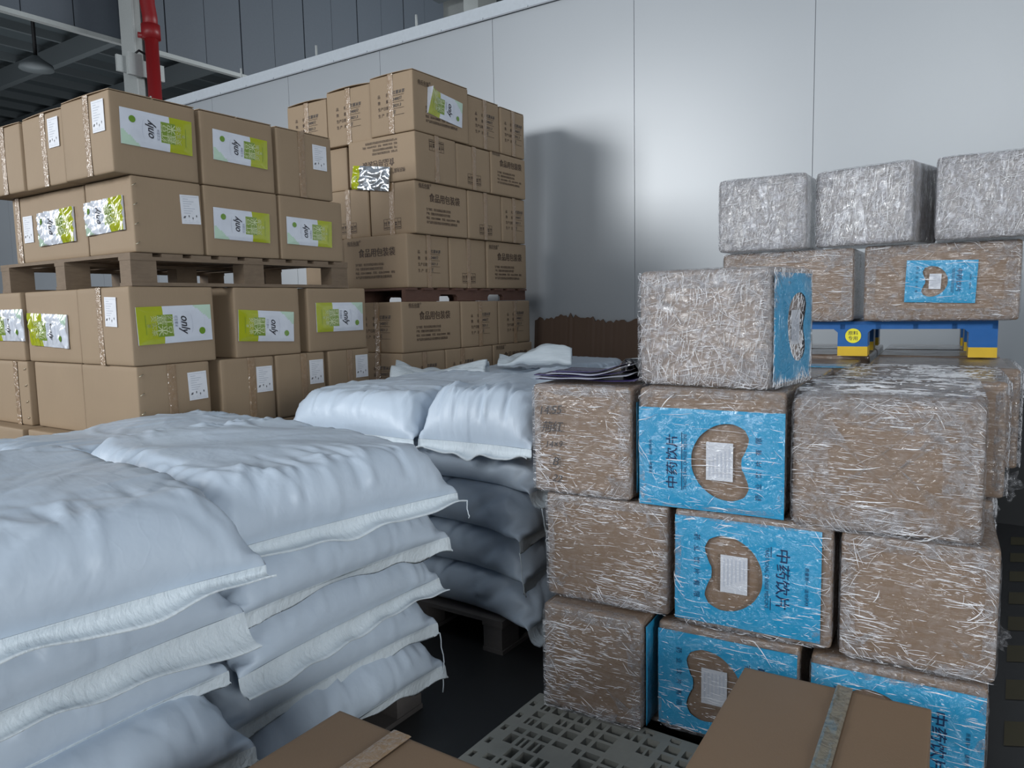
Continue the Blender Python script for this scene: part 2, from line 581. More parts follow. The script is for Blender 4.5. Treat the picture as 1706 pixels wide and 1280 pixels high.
def pouch_mesh(crinkle=0.0015, seed=1, curl=0.0, foil=False):
    """flat printed pouch, 1 x .46, mint corner on the left, lime end on the right"""
    L, H = 0.36, 0.165
    rng = np.random.default_rng(seed)
    nx, ny = 48, 22
    k = rng.normal(0, 1, (10, 2)) * (22 if crinkle < .003 else 45)
    ph = rng.uniform(0, 6.28, 10)

    def hgt(x, y):
        s = sum(math.sin(k[i, 0] * x + k[i, 1] * y + ph[i]) for i in range(10)) / 3.2
        e = min(1, 8 * min(x / L + .5, .5 - x / L), 8 * min(y / H + .5, .5 - y / H))
        z = .004 + .004 * max(0, e) + crinkle * (abs(s) * 1.6 if crinkle > .003 else s)
        if curl:
            z += curl * max(0, (x / L - .1)) ** 2 * max(0, .7 - y / H) * 4
        return z
    mb = MB()
    V = [(L * (i / nx - .5), H * (j / ny - .5), hgt(L * (i / nx - .5), H * (j / ny - .5))) for i in range(nx + 1) for j in range(ny + 1)]
    B = [(x, y, 0) for x, y, z in V]
    groups = {}
    for i in range(nx):
        for j in range(ny):
            x, y = (i + .5) / nx, (j + .5) / ny
            if x > .66 and not foil:
                mt = 'pouch_lime'
            elif x > .80:
                mt = 'pouch_lime'
            elif foil:
                mt = 'pouch_foil'
            elif y < .42 and x < .02 + .24 * (.42 - y) / .42 * 1.0:
                mt = 'pouch_mint'
            else:
                mt = 'pouch_white'
            if not foil and .55 < x < .74 and .22 < y < .80:
                mt = 'pouch_green'
            groups.setdefault(mt, []).append((i * (ny + 1) + j, (i + 1) * (ny + 1) + j, (i + 1) * (ny + 1) + j + 1, i * (ny + 1) + j + 1))
    base = None
    for mt, fs in groups.items():
        if base is None:
            mb.add(V, fs, mt)
            base = 0
        else:
            kk = mb.mat(mt)
            for f in fs:
                mb.f.append(f)
                mb.mi.append(kk)
    b = len(mb.v)
    ring = [i * (ny + 1) for i in range(nx + 1)] + [nx * (ny + 1) + j for j in range(1, ny + 1)] + [i * (ny + 1) + ny for i in range(nx - 1, -1, -1)] + [j for j in range(ny - 1, 0, -1)]
    m0 = mb.mat('pouch_white' if not foil else 'pouch_foil')
    mb.v.extend((V[i][0], V[i][1], 0) for i in ring)
    nr = len(ring)
    for q in range(nr):
        mb.f.append((ring[q], b + q, b + (q + 1) % nr, ring[(q + 1) % nr]))
        mb.mi.append(m0)
    nb = len(mb.v)

    def P(fx):
        return (fx - .5) * L

    def Q(fy):
        return (fy - .5) * H
    if foil:
        put_text(mb, '茶', P(.9), Q(.5), .03, 'pouch_pale', 0, math.pi / 2)
    else:
        N = 20
        mb.add([(P(.15) + .016 * math.cos(6.2832 * t / N), Q(.72) + .016 * math.sin(6.2832 * t / N), 0) for t in range(N)], [tuple(range(N))], 'pouch_leaf')
        put_text(mb, 'only', P(.385), Q(.5), .060, 'dark_print', 0, math.pi / 2, 0.35, .018, width=.082)
        put_text(mb, 'TEA', P(.435), Q(.42), .014, 'grey_print', 0, math.pi / 2, bold=.01)
        put_text(mb, '红豆薏米', P(.505), Q(.42), .017, 'grey_print', 0, math.pi / 2, bold=.015, width=.05)
        pts = [(P(.385) - .028 - .010 * math.cos(t * .24), Q(.5) + .044 * math.sin(t * .24)) for t in range(-6, 7)]
        for a, c in zip(pts, pts[1:]):
            mb.add([(a[0], a[1], 0), (c[0], c[1], 0), (c[0] + .0012, c[1], 0), (a[0] + .0012, a[1], 0)], [(0, 1, 2, 3)], 'grey_print')
        put_text(mb, '红豆', P(.600), Q(.51), .040, 'pouch_pale', 0, math.pi / 2, bold=.02, width=.082)
        put_text(mb, '薏米', P(.705), Q(.51), .046, 'pouch_pale', 0, math.pi / 2, bold=.025, width=.088)
        put_text(mb, '芡实茶', P(.80), Q(.51), .028, 'pouch_pale', 0, math.pi / 2, bold=.02, width=.088)
        put_text(mb, '茶', P(.865), Q(.51), .018, 'pouch_pale', 0, math.pi / 2, bold=.02)
        rect(mb, P(.895), P(.902), Q(.22), Q(.74), 'pouch_green')
    for i in range(nb, len(mb.v)):
        x, y, z = mb.v[i]
        mb.v[i] = (x, y, hgt(x, y) + .0016 + crinkle * .25)
    return smooth_by_angle(mb.mesh('sample_pouch', True), 60)


POUCH = [pouch_mesh(.0014, 1), pouch_mesh(.0014, 2), pouch_mesh(.0045, 3), pouch_mesh(.004, 4, .025), pouch_mesh(.005, 5, 0, True), pouch_mesh(.0015, 6, .06)]


def print_long():
    mb = MB()
    put_text(mb, '伟氏包装', -.245, .125, .036, 'brown_print', bold=.012, align='L', width=.11)
    put_text(mb, '®', -.125, .14, .022, 'brown_print')
    put_text(mb, '食品用包装袋', .025, .055, .062, 'brown_print', bold=.02, width=.33)
    for k, s in enumerate(('生产商家：伟氏包装制品有限公司包装', '产地：安徽省亳州市谯城区经济开发区', '电话：0558-5588888　传真：0558-5599999　网址', '本产品符合国家食品包装用塑料复合膜袋标准')):
        put_text(mb, s, -.175, -.02 - k * .028, .0205, 'brown_print', bold=.012, align='L', width=(.26, .255, .36, .33)[k])
    return mb.mesh('printed_text')


def icons(mb, x0, y0, w_, h_):
    for a, b, c, d in ((x0, x0 + w_, y0, y0 + .0025), (x0, x0 + w_, y0 + h_ - .0025, y0 + h_), (x0, x0 + .0025, y0, y0 + h_), (x0 + w_ - .0025, x0 + w_, y0, y0 + h_)):
        rect(mb, a, b, c, d, 'brown_print')
    n = 5
    for k in range(n):
        cx = x0 + w_ * (k + .5) / n
        if k:
            rect(mb, x0 + w_ * k / n - .001, x0 + w_ * k / n + .001, y0, y0 + h_, 'brown_print')
        yb = y0 + h_ * .34
        rect(mb, cx - .013, cx + .013, y0 + h_ * .14, y0 + h_ * .22, 'brown_print')
        if k in (0, 4):
            for q in (-.007, .007):
                rect(mb, cx + q - .0017, cx + q + .0017, yb, yb + .022, 'brown_print')
                mb.add([(cx + q - .006, yb + .02, 0), (cx + q + .006, yb + .02, 0), (cx + q, yb + .033, 0)], [(0, 1, 2)], 'brown_print')
        elif k == 1:
            mb.add([(cx - .008, yb + .033, 0), (cx - .004, yb + .012, 0), (cx + .004, yb + .012, 0), (cx + .008, yb + .033, 0)], [(0, 1, 2, 3)], 'brown_print')
            rect(mb, cx - .0015, cx + .0015, yb, yb + .013, 'brown_print')
            rect(mb, cx - .006, cx + .006, yb, yb + .002, 'brown_print')
        elif k == 2:
            mb.add([(cx + .014 * math.cos(t * math.pi / 8), yb + .016 + .016 * math.sin(t * math.pi / 8), 0) for t in range(9)], [tuple(range(9))], 'brown_print')
            rect(mb, cx - .001, cx + .001, yb, yb + .017, 'brown_print')
        else:
            for q in range(2):
                mb.add([(cx - .010, yb + q * .015, 0), (cx + .010, yb + q * .015, 0), (cx + .007, yb + .012 + q * .015, 0), (cx - .007, yb + .012 + q * .015, 0)], [(0, 1, 2, 3)], 'brown_print')


def print_end(sym=False, both=False):
    mb = MB()
    if sym:
        icons(mb, -.085, -.15, .17, .078)
    if not sym or both:
        for k, (a, b, c) in enumerate((('品', '名：', '红薏米茶'), ('数', '量：', '2400只'), ('生产日', '期：', '2021.3'), ('生 产', '员：', '王'))):
            y = .065 - k * .045
            put_text(mb, a, -.125, y, .027, 'brown_print', bold=.012, align='L')
            put_text(mb, b, -.045, y, .027, 'brown_print', bold=.012, align='L')
            put_text(mb, c, .02, y + .008, .029, 'dark_print', bold=.012, align='L', shear=.2)
            rect(mb, .01, .125, y - .013, y - .0105, 'brown_print')
    return mb.mesh('printed_text')


P_LONG, P_END, P_SYM, P_BOTH = print_long(), print_end(), print_end(True), print_end(True, True)


def tape_mesh(h, wd=.05, seed=0, crinkle=.0016, mat='packing_tape', drop=0.0):
    rng = np.random.default_rng(seed)
    mb = MB()
    nx, ny = 8, max(6, int(h / .008))
    k = rng.normal(0, 1, (9, 2)) * np.array([60, 30])
    ph = rng.uniform(0, 6.28, 9)
    V = []
    for j in range(ny + 1):
        for i in range(nx + 1):
            x, y = wd * (i / nx - .5), h * (j / ny - .5)
            z = .0015 + crinkle * abs(sum(math.sin(k[q, 0] * x + k[q, 1] * y + ph[q]) for q in range(9)) / 3)
            z *= 1 if 0 < i < nx else .3
            V.append((x, y, z))
    mb.add(V, [(j * (nx + 1) + i, j * (nx + 1) + i + 1, (j + 1) * (nx + 1) + i + 1, (j + 1) * (nx + 1) + i) for j in range(ny) for i in range(nx)], mat)
    return mb.mesh('packing_tape', True)


TAPES = {}


def tape(parent, face, dims, u, seed=None, top=0.0, bottom=0.0):
    h = dims[2] - top - bottom
    seed = rnd.randrange(6) if seed is None else seed
    key = (round(h, 3), seed)
    if key not in TAPES:
        TAPES[key] = tape_mesh(h, .05, seed)
    return on_face(link('packing_tape', TAPES[key], parent), face, dims, u, bottom + h / 2, .0045)


def staples(parent, dims, u, face='R', n=4):
    mb = MB()
    mb.tube([(-.010, -.006, 0), (.010, .006, 0)], .0022, 'staple_metal', 6)
    me = mb.mesh('staple', True)
    for k in range(n):
        on_face(link('staple', me, parent), face, dims, u, dims[2] * (.12 + .76 * k / (n - 1)), .005)


def flaps(parent, dims, lift):
    """the two closing flaps of an upper carton, bowed up a little along their middles"""
    dx, dy, dz = dims
    for sgn in (-1, 1):
        mb = MB()
        V, nn = [], 10
        for i in range(nn + 1):
            for j in (0, 1):
                for kz in (0, 1):
                    x = dx * .985 * (i / nn - .5)
                    y = sgn * (.004 + (dy / 2 - .008) * j)
                    z = dz + .002 + kz * .004 + lift * (1 - (2 * i / nn - 1) ** 2) * (.35 if j == 0 else 1)
                    V.append((x, y, z))
        F = []
        for i in range(nn):
            a, b = i * 4, i * 4 + 4
            F += [(a + 1, b + 1, b + 3, a + 3), (a, a + 2, b + 2, b), (a, b, b + 1, a + 1), (a + 2, a + 3, b + 3, b + 2)]
        F += [(0, 1, 3, 2), (nn * 4, nn * 4 + 2, nn * 4 + 3, nn * 4 + 1)]
        mb.add(V, F, 'kraft_cardboard')
        link('top_flap', mb.mesh('top_flap', False, True), parent)


CSEED = [100]


def carton(ext, label, group, mat='kraft_cardboard', decals=(), lift=0.0, rz=0.0, r=.010, bulge=.0035):
    x0, x1, y0, y1, z0, z1 = ext
    d = (x1 - x0, y1 - y0, z1 - z0)
    CSEED[0] += 1
    me = soft_box(*d, r, mat, bulge, .0012, CSEED[0])
    o = link('carton', me, None, ((x0 + x1) / 2, (y0 + y1) / 2, z0), rz or R(rnd.uniform(-.5, .5)), label, 'carton', group)
    for dc in decals:
        k, face = dc[0], dc[1]
        if k == 'tape':
            tape(o, face, d, dc[2])
        elif k == 'label':
            on_face(link('shipping_label', LABEL, o, label='white printed label'), face, d, dc[2], dc[3], .006, R(dc[4]) if len(dc) > 4 else 0)
        elif k == 'pouch':
            sc = dc[6] if len(dc) > 6 else 1.0
            on_face(link('sample_pouch', POUCH[dc[5]], o, label='lime green and white printed pouch'), face, d, dc[2], dc[3], dc[7] if len(dc) > 7 else .005, R(dc[4]), sc)
        elif k == 'print':
            on_face(link('printed_lettering', dc[2], o, label='dark brown printed lettering'), face, d, dc[3] if len(dc) > 3 else 0, dc[4] if len(dc) > 4 else d[2] / 2, .0055, R(dc[5]) if len(dc) > 5 else 0, dc[6] if len(dc) > 6 else 1)
        elif k == 'staples':
            staples(o, d, dc[2], face)
    if lift:
        flaps(o, d, lift)
    return o
# ------------------------------------------------------------------ the setting
def struct(name, mb, smooth=False, label=None):
    return link(name, mb.mesh(name, smooth), kind='structure', label=label)


WALL_Y = 6.0
mb = MB()
mb.box(-60, 12, -14, 45, -.1, 0, 'floor_paint')
struct('floor', mb)
mb = MB()
for k in range(9):                       # yellow and black hazard bars of the walkway at the right
    y = 2.6 + k * .36
    mb.add([(.02, y, .002), (.26, y + .12, .002), (.26, y + .30, .002), (.02, y + .18, .002)], [(0, 1, 2, 3)], 'floor_olive')
link('trim_1', mb.mesh('hazard_stripes'), kind='structure')
mb = MB()
mb.add([(-1.62, 1.1, .002), (-1.54, 1.1, .002), (-1.38, 2.52, .002), (-1.46, 2.52, .002)], [(0, 1, 2, 3)], 'floor_yellow')
link('trim_2', mb.mesh('floor_line'), kind='structure')

mb = MB()
PW, X_SEAM = 1.435, -1.314
for k in range(-12, 2):
    a = X_SEAM + k * PW
    mb.box(a + .0025, a + PW - .0025, WALL_Y, WALL_Y + .05, 0, 4.22, 'wall_panel')
mb.box(X_SEAM - 12 * PW, X_SEAM + 2 * PW, WALL_Y + .006, WALL_Y + .09, 0, 4.22, 'wall_groove')
struct('wall_back', mb)
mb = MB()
mb.box(X_SEAM - 12 * PW, X_SEAM + 2 * PW, WALL_Y - .012, WALL_Y + .004, 0, .93, 'floor_paint')  # dark band added to darken the lower part of the wall
link('wall_dark_band', mb.mesh('wall_dark_band'), kind='structure')
mb = MB()
xa, xb = X_SEAM - 12 * PW, X_SEAM + 2 * PW
mb.box(xa, xb, WALL_Y - .022, WALL_Y + .11, 4.215, 4.335, 'wall_cap')
mb.box(xa, xb, WALL_Y - .026, WALL_Y - .018, 4.206, 4.219, 'wall_groove')
for k in range(40):
    x = xa + .25 + k * .5
    mb.tube([(x, WALL_Y - .03, 4.225), (x, WALL_Y - .018, 4.225)], .012, 'wall_cap', 8)
struct('trim_3', mb)

# hanging smoke-curtain partition of dark cladding, beyond the white cold-room wall
mb = MB()
PX = -14.0
for k in range(18):
    y = 2.0 + k * .87
    mb.box(PX - .05, PX + (.0 if k % 2 else .012), y + .01, y + .86, 6.56, 11, 'cladding_dark')
mb.box(PX - .08, PX - .02, 2, 17.6, 6.60, 11, 'cable_black')
mb.box(PX - .06, PX + .05, 2, 17.6, 6.50, 6.575, 'steel_light')
struct('wall_left', mb)
mb = MB()
mb.box(-60, 6, 6.2, 45, 11.0, 11.1, 'roof_dark')
mb.box(-60, -14.2, -10, 6.2, 11.0, 11.1, 'roof_dark')
for k in range(26):
    x = -58 + k * 1.7
    mb.box(x, x + .12, -10 if x < -14.3 else 6.3, 45, 10.72, 11.0, 'steel_dark')
for k in range(14):
    y = -8 + k * 3.6
    mb.box(-58, -14.3 if y < 6.3 else 5, y, y + .25, 10.1, 10.72, 'steel_dark')
struct('ceiling', mb)
mb = MB()
mb.box(-58, -57.8, -10, 45, 0, 11, 'cladding_dark')
mb.box(-58, 8, 44.8, 45, 0, 11, 'cladding_dark')
struct('wall_far', mb)


def column(name, x, y, s, top, label):
    mb = MB()
    t = .03
    mb.box(x - s / 2, x + s / 2, y - s / 2, y - s / 2 + t, 0, top, 'steel_light')
    mb.box(x - s / 2, x + s / 2, y + s / 2 - t, y + s / 2, 0, top, 'steel_light')
    mb.box(x - t / 2, x + t / 2, y - s / 2 + t, y + s / 2 - t, 0, top, 'steel_mid')
    mb.box(x + s / 2 - t, x + s / 2, y - s / 2 + t, y - s / 2 + s * .35, 0, top, 'steel_mid')
    return link(name, mb.mesh(name), kind='structure')


CX, CY = -13.55, 8.12
column('column_near', CX, CY, .42, 11, '')
mb = MB()
mb.box(-14.3, -13.5, 17.95, 18.65, 0, 11, 'steel_light')
mb.box(-14.2, -13.7, 18.65, 19.9, 0, 11, 'steel_mid')
link('column_far', mb.mesh('column_far'), kind='structure')

o = link('fire_pipe', None, None, (-12.98, 8.02, 0), label='red fire-main pipe rising beside the grey steel column', cat='pipe')
mb = MB()
mb.tube([(0, 0, 0), (0, 0, 6.55)], .115, 'pipe_red', 16)
mb.tube([(0, 0, 6.55), (0, 0, 6.75), (-.05, 0, 7.0), (-.05, 0, 10.9)], .125, 'pipe_red', 16)
link('riser', mb.mesh('riser', True), o)
mb = MB()
mb.tube([(0, 0, 6.38), (0, 0, 6.62)], .16, 'pipe_red', 16)
mb.tube([(0, 0, 6.42), (-.08, -.20, 6.42)], .05, 'pipe_red', 10)
link('pipe_coupling', mb.mesh('pipe_coupling', True), o)

o = link('junction_box', None, None, (-13.22, 7.86, 5.92), label='pale junction box strapped across the steel column by the red pipe', cat='junction box')
mb = MB()
mb.box(0, .08, -.20, .06, -.18, .20, 'steel_light')
link('cover', mb.mesh('cover'), o)
mb = MB()
mb.box(-.05, 0, -.36, .52, -.15, .13, 'steel_light')
link('backing_plate', mb.mesh('backing_plate'), o)
mb = MB()
mb.tube([(.05, -.05, .2), (.06, .02, .27), (.06, .15, .23), (.05, .30, .15)], .02, 'cable_black', 6)
link('cable', mb.mesh('cable', True), o)

for k, (x, y, z, lab) in enumerate(((-22.3, 10.4, 8.15, 'dark high-bay lamp hanging on a cable left of the red pipe'),)):
    o = link('high_bay_lamp', None, None, (x, y, z), label=lab, cat='lamp')
    mb = MB()
    mb.tube([(0, 0, 0), (0, 0, .12), (0, 0, .3), (0, 0, .36)], [.42, .40, .14, .08], 'steel_dark', 18)
    link('lamp_shade', mb.mesh('lamp_shade', True), o)
    mb = MB()
    mb.tube([(0, 0, .36), (0, 0, 2.9)], .05, 'cable_black', 6)
    link('cable', mb.mesh('cable', True), o)
HANG = ((-8.02, 'far left'), (-6.9, 'second'), (-5.4, 'third'), (-4.28, 'fourth'))
for k, x in enumerate((-9.9, -7.95, -6.62, -5.15)):
    mb = MB()
    mb.tube([(0, 0, 0), (0, 0, .14)], .012, 'steel_light', 6)
    mb.box(-.02, .02, -.015, .015, -.005, .02, 'steel_light')
    link('hanger_rod', mb.mesh('hanger_rod', True), None, (x, WALL_Y + .05, 4.335), label='steel hanger rod standing on the white wall cap, ' + ('at its far left end', 'above the left carton stack', 'above the middle carton stack', 'nearest the far column')[k], cat='rod', group='hanger rods on the wall cap')

# ------------------------------------------------------------------ wooden pallets
def block_pallet(loc, lx, ly, h, label, group, mat='pallet_wood', rz=0.0):
    o = link('wooden_pallet', None, None, loc, rz, label, 'pallet', group)
    t = .018
    n = max(5, int(ly / .16))
    bw = ly / n * .72
    for k in range(n):                                    # deck boards run along x
        y = -ly / 2 + (ly - bw) * k / (n - 1)
        mb = MB()
        mb.box(-lx / 2, lx / 2, y, y + bw, h - t, h - rnd.uniform(0, .002), mat)
        link('deck_board', mb.mesh('deck_board'), o)
    for i in (-1, 0, 1):
        x = i * (lx / 2 - .055)
        mb = MB()
        mb.box(x - .055, x + .055, -ly / 2, ly / 2, h - 2 * t, h - t, mat)
        link('stringer_board', mb.mesh('stringer_board'), o)
        mb = MB()
        mb.box(x - .055, x + .055, -ly / 2, ly / 2, 0, t, mat)
        link('bottom_board', mb.mesh('bottom_board'), o)
        for j in (-1, 0, 1):
            mb = MB()
            y = j * (ly / 2 - .07)
            mb.box(x - .05, x + .05, y - .068, y + .068, t, h - 2 * t, mat)
            link('block', mb.mesh('block'), o)
    return o


LX = -3.66
block_pallet((LX - .71, 2.80, 1.685), 1.42, 1.46, .165, 'weathered wooden pallet with white gaps between the upper and lower tiers of the left stack', 'wooden pallets')
block_pallet((LX - .75, 2.86, 0), 1.45, 1.6, .13, 'wooden pallet on the floor under the left carton stack', 'wooden pallets')

# notched-stringer pallet of the middle stack
MX = -3.63
o = link('notched_pallet', None, None, (MX, 4.86, 1.592), 0, 'reddish-brown pallet with notched side boards carrying the upper tier of the middle stack', 'pallet', 'wooden pallets')


def notched(L, h, cuts):
    p = [(-L / 2, 0)]
    for c, wd in cuts:
        r_ = .02
        p += [(c - wd / 2, 0), (c - wd / 2, .03), (c - wd / 2 + r_, .05), (c + wd / 2 - r_, .05), (c + wd / 2, .03), (c + wd / 2, 0)]
    return p + [(L / 2, 0), (L / 2, h), (-L / 2, h)]


for i in range(3):
    mb = MB()
    x = -.02 - i * .55
    mb.prism(notched(1.58, .083, ((-.30, .22), (.33, .22))), 'x', x - .036, x, 'pallet_wood_red')
    link('stringer', mb.mesh('stringer', False, True), o)
for k in range(9):
    y = -.79 + k * .183
    mb = MB()
    mb.box(-1.18, 0, y, y + .11, .083, .098, 'pallet_wood_red')
    link('deck_board', mb.mesh('deck_board'), o)
block_pallet((MX - .65, 4.86, 0), 1.25, 1.7, .12, 'wooden pallet on the floor under the middle carton stack', 'wooden pallets')

# ------------------------------------------------------------------ left stack of cartons with lime pouches
GL = 'cartons with lime pouches in the left stack'
T = 'tape'
Z1, Z2, Z3, Z4, Z5, Z6 = (2.232, 2.620), (1.852, 2.229), (1.283, 1.683), (.900, 1.281), (.517, .898), (.132, .515)


def L(x0, x1, y0, y1, z, lab, dec=(), lift=0.0, dz=0.0, **k):
    return carton((x0, x1, y0, y1, z[0], z[1] + dz), lab, GL, decals=dec, lift=lift, **k)


ST = 'of the left stack'
L(-4.12, LX, 2.02, 2.48, Z1, 'top corner carton of the left stack, pouch on its right side',
  ((T, 'F', .02), ('label', 'F', .135, .275), ('pouch', 'R', .005, .225, -1, 0, 1.06)), .004)
L(-4.14, LX, 2.505, 2.977, Z1, 'top-row carton with a smooth pouch just right of the top corner carton', (('pouch', 'R', .01, .215, -1.5, 1, .98),), .003)
L(-4.14, LX, 3.005, 3.43, Z1, 'taped and labelled top-row carton of the left stack touching the middle stack', ((T, 'R', -.03), ('label', 'R', .11, .255)), .003)
L(-4.575, -4.13, 2.03, 2.49, Z1, 'top-row carton left of the corner carton, with glinting tape and a white label', ((T, 'F', .02), ('label', 'F', .135, .265)), .006, -.012)
L(-5.03, -4.585, 2.02, 2.48, Z1, 'top-row carton at the left picture edge with a bare taped front', ((T, 'F', .02),), .004, -.02)
L(-4.10, LX, 2.10, 2.485, Z2, 'second-row corner carton with a crinkled pouch on its front, label on its side',
  (('pouch', 'F', -.035, .195, 1.5, 2, 1.03), ('label', 'R', .12, .235, 2), ('staples', 'R', -.18)))
L(-4.12, LX, 2.50, 2.985, Z2, 'second-row carton with a smooth pouch, directly under the second top carton', (('pouch', 'R', -.01, .175, -1, 1, 1.02),))
L(-4.12, LX, 3.0, 3.50, Z2, 'second-row carton with a smooth pouch at the far end, beside the middle stack', (('pouch', 'R', -.03, .17, -1, 0, .98),))
L(-4.95, -4.13, 2.11, 2.56, Z2, 'second-row carton with label, glossy pouch and tape side by side on its front', ((T, 'F', -.34), ('label', 'F', -.225, .19), ('pouch', 'F', .10, .18, 1, 2, 1.12)))
L(-4.17, LX, 2.05, 2.52, Z3, 'corner carton right under the wooden pallet, pouch on its side and label on its front',
  ((T, 'F', -.03), ('label', 'F', .085, .275, -2), ('pouch', 'R', .0, .205, 181.5, 0, 1.16)))
L(-4.78, -4.19, 2.06, 2.52, Z3, 'under-pallet carton left of the corner carton, with a pouch curling at its corner', (('pouch', 'F', -.02, .18, 178, 3, 1.12),))
L(-5.40, -4.82, 2.05, 2.52, Z3, 'under-pallet carton cut by the left picture edge, with half a pouch in view', (('pouch', 'F', .12, .21, 180, 3, 1.12),))
L(-4.13, LX, 2.65, 3.112, Z3, 'under-pallet carton with a smooth tilted pouch, second along the right side', (('pouch', 'R', -.02, .175, 177, 1, 1.08),))
L(-4.13, LX, 3.176, 3.68, Z3, 'under-pallet carton with a smooth level pouch, last along the right side', (('pouch', 'R', .01, .215, 180, 0, 1.12),))
L(-4.2, LX, 2.06, 2.47, Z4, 'lower corner carton with staples and a large white label on its right side', ((T, 'R', -.02), ('label', 'R', .125, .255, 2), ('staples', 'R', -.185)))
L(-4.76, -4.22, 2.07, 2.5, Z4, 'plain unmarked carton left of the lower corner carton')
L(-5.35, -4.80, 2.05, 2.5, Z4, 'taped plain carton at the left picture edge above the slanting carton edge', ((T, 'F', .13), ('staples', 'F', .25)))
L(-4.1, LX, 2.54, 2.9, Z4, 'lower-row labelled carton, second along the right side just above the sacks', ((T, 'R', .02), ('label', 'R', .105, .25)))
L(-4.1, LX, 2.915, 3.296, Z4, 'lower-row labelled carton, third along the right side just above the sacks', ((T, 'R', .02), ('label', 'R', .115, .26)))
L(-4.1, LX, 3.33, 3.69, Z4, 'lower-row labelled carton, last along the right side by the dark gap', ((T, 'R', .0), ('label', 'R', .105, .265)))
L(-5.42, -4.72, 1.96, 2.5, Z5, 'carton with its front edge peeking over the sacks at the left picture edge', ())
L(-4.70, -4.2, 1.98, 2.5, Z5, 'carton peeking over the sacks below the plain unmarked carton', ())
HID = 'kraft carton hidden low in the left stack behind the sacks'
for z in (Z5, Z6):
    if z is Z6:
        L(-5.4, -4.72, 2.0, 2.5, z, HID)
        L(-4.70, -4.2, 2.0, 2.5, z, HID)
    L(-4.18, LX, 2.03, 2.5, z, HID)
    L(-4.2, LX, 2.55, 3.1, z, HID)
    L(-4.2, LX, 3.12, 3.68, z, HID)

# ------------------------------------------------------------------ middle stack of printed cartons
GM = 'printed cartons in the middle stack'


def Mc(x0, x1, y0, y1, z0, z1, lab, dec=(), lift=0.0, **k):
    return carton((x0, x1, y0, y1, z0, z1), lab, GM, decals=dec, lift=lift, **k)


E_ = lambda f, u=0: (('tape', f, u), ('print', f, P_END, u))
S_ = lambda f, u=0, ro=0: (('tape', f, u), ('print', f, P_SYM, u, None or .19, ro))
G_ = lambda f, ro=0, sc=1.1: (('print', f, P_LONG, 0, .2, ro, sc),)
Mc(-4.02, -3.6, 4.17, 4.81, 2.80, 3.215, 'highest corner carton of the middle stack with a curling lime pouch on its side', E_('F') + G_('R') + (('pouch', 'R', .03, .215, 175, 5, 1.12),), .006)
Mc(-4.5, -4.035, 4.19, 4.82, 2.79, 3.20, 'top-row taped carton of the middle stack left of its highest corner carton', E_('F'), .012)
Mc(-4.97, -4.515, 4.2, 4.82, 2.79, 3.17, 'top-row carton of the middle stack at its left end', E_('F'), .012)
Mc(-4.02, -3.61, 4.83, 5.24, 2.80, 3.18, 'top-row carton of the middle stack behind the pouch carton, handwriting on its side', E_('R'), .012)
Mc(-4.02, -3.60, 5.25, 5.605, 2.80, 3.17, 'top-row carton of the middle stack nearest the white wall', E_('R'), .008)
Mc(-4.26, -3.6, 4.165, 4.64, 2.46, 2.795, 'carton with upside-down lettering and a foil pouch hanging from its front',
   G_('F', 180, .95) + (('tape', 'R', 0), ('print', 'R', P_SYM, 0, .15, 180), ('pouch', 'F', -.09, .045, 172, 4, 1.04, .018)))
Mc(-4.74, -4.33, 4.22, 4.62, 2.46, 2.785, 'carton in shade between the left stack and the upside-down lettering', ())
Mc(-4.02, -3.605, 4.65, 5.09, 2.46, 2.79, 'second-row carton of the middle stack with tape over its handling symbols', S_('R'))
Mc(-4.02, -3.6, 5.10, 5.61, 2.46, 2.795, 'second-row carton with upright heading nearest the white wall', G_('R', 0, .98))
Mc(-4.06, -3.62, 4.17, 4.79, 2.082, 2.456, 'third-row corner carton with the heading on its right side and symbols on its front', S_('F') + G_('R'))
Mc(-4.5, -4.075, 4.17, 4.8, 2.082, 2.45, 'third-row carton half hidden by the left stack, with glinting tape', S_('F'))
Mc(-4.02, -3.62, 4.80, 5.257, 2.082, 2.455, 'third-row carton with taped handling symbols, middle of the right side', S_('R'))
Mc(-4.02, -3.62, 5.265, 5.62, 2.082, 2.456, 'third-row taped carton with handwritten lines nearest the white wall', E_('R'))
Mc(-4.29, -3.65, 4.1, 4.575, 1.692, 2.078, 'corner carton on the notched pallet with its heading facing the sacks', G_('F') + E_('R'))
Mc(-4.05, -3.65, 4.59, 5.06, 1.692, 2.078, 'carton on the notched pallet with taped symbols, between two printed cartons', S_('R'))
Mc(-4.05, -3.64, 5.075, 5.66, 1.692, 2.078, 'carton on the notched pallet with the heading nearest the white wall', G_('R'))
Mc(-4.10, MX, 4.0, 4.675, 1.224, 1.59, 'carton right under the notched pallet with large heading and address lines', E_('F') + G_('R', 0, 1.08))
Mc(-4.05, MX, 4.69, 5.186, 1.224, 1.588, 'taped carton under the notched pallet, middle of the right side', E_('R'))
Mc(-4.05, MX, 5.2, 5.69, 1.224, 1.588, 'taped carton under the notched pallet nearest the brown sheet', E_('R'))
Mc(-4.10, MX, 3.99, 4.473, .857, 1.222, 'low corner carton of the middle stack half covered by sacks', E_('R') + E_('F'))
Mc(-4.10, MX, 4.48, 5.1, .857, 1.222, 'low carton of the middle stack just above the white sacks, tape at its top', E_('R', -.1))
Mc(-4.10, MX, 5.11, 5.72, .857, 1.222, 'low carton of the middle stack just above the sacks nearest the brown sheet', G_('R'))
HID = 'kraft carton hidden low in the middle stack behind the sacks'
for z0, z1 in ((.49, .855), (.122, .488)):
    for y0, y1 in ((4.0, 4.56), (4.58, 5.14), (5.16, 5.72)):
        Mc(-4.12, MX, y0, y1, z0, z1, HID)
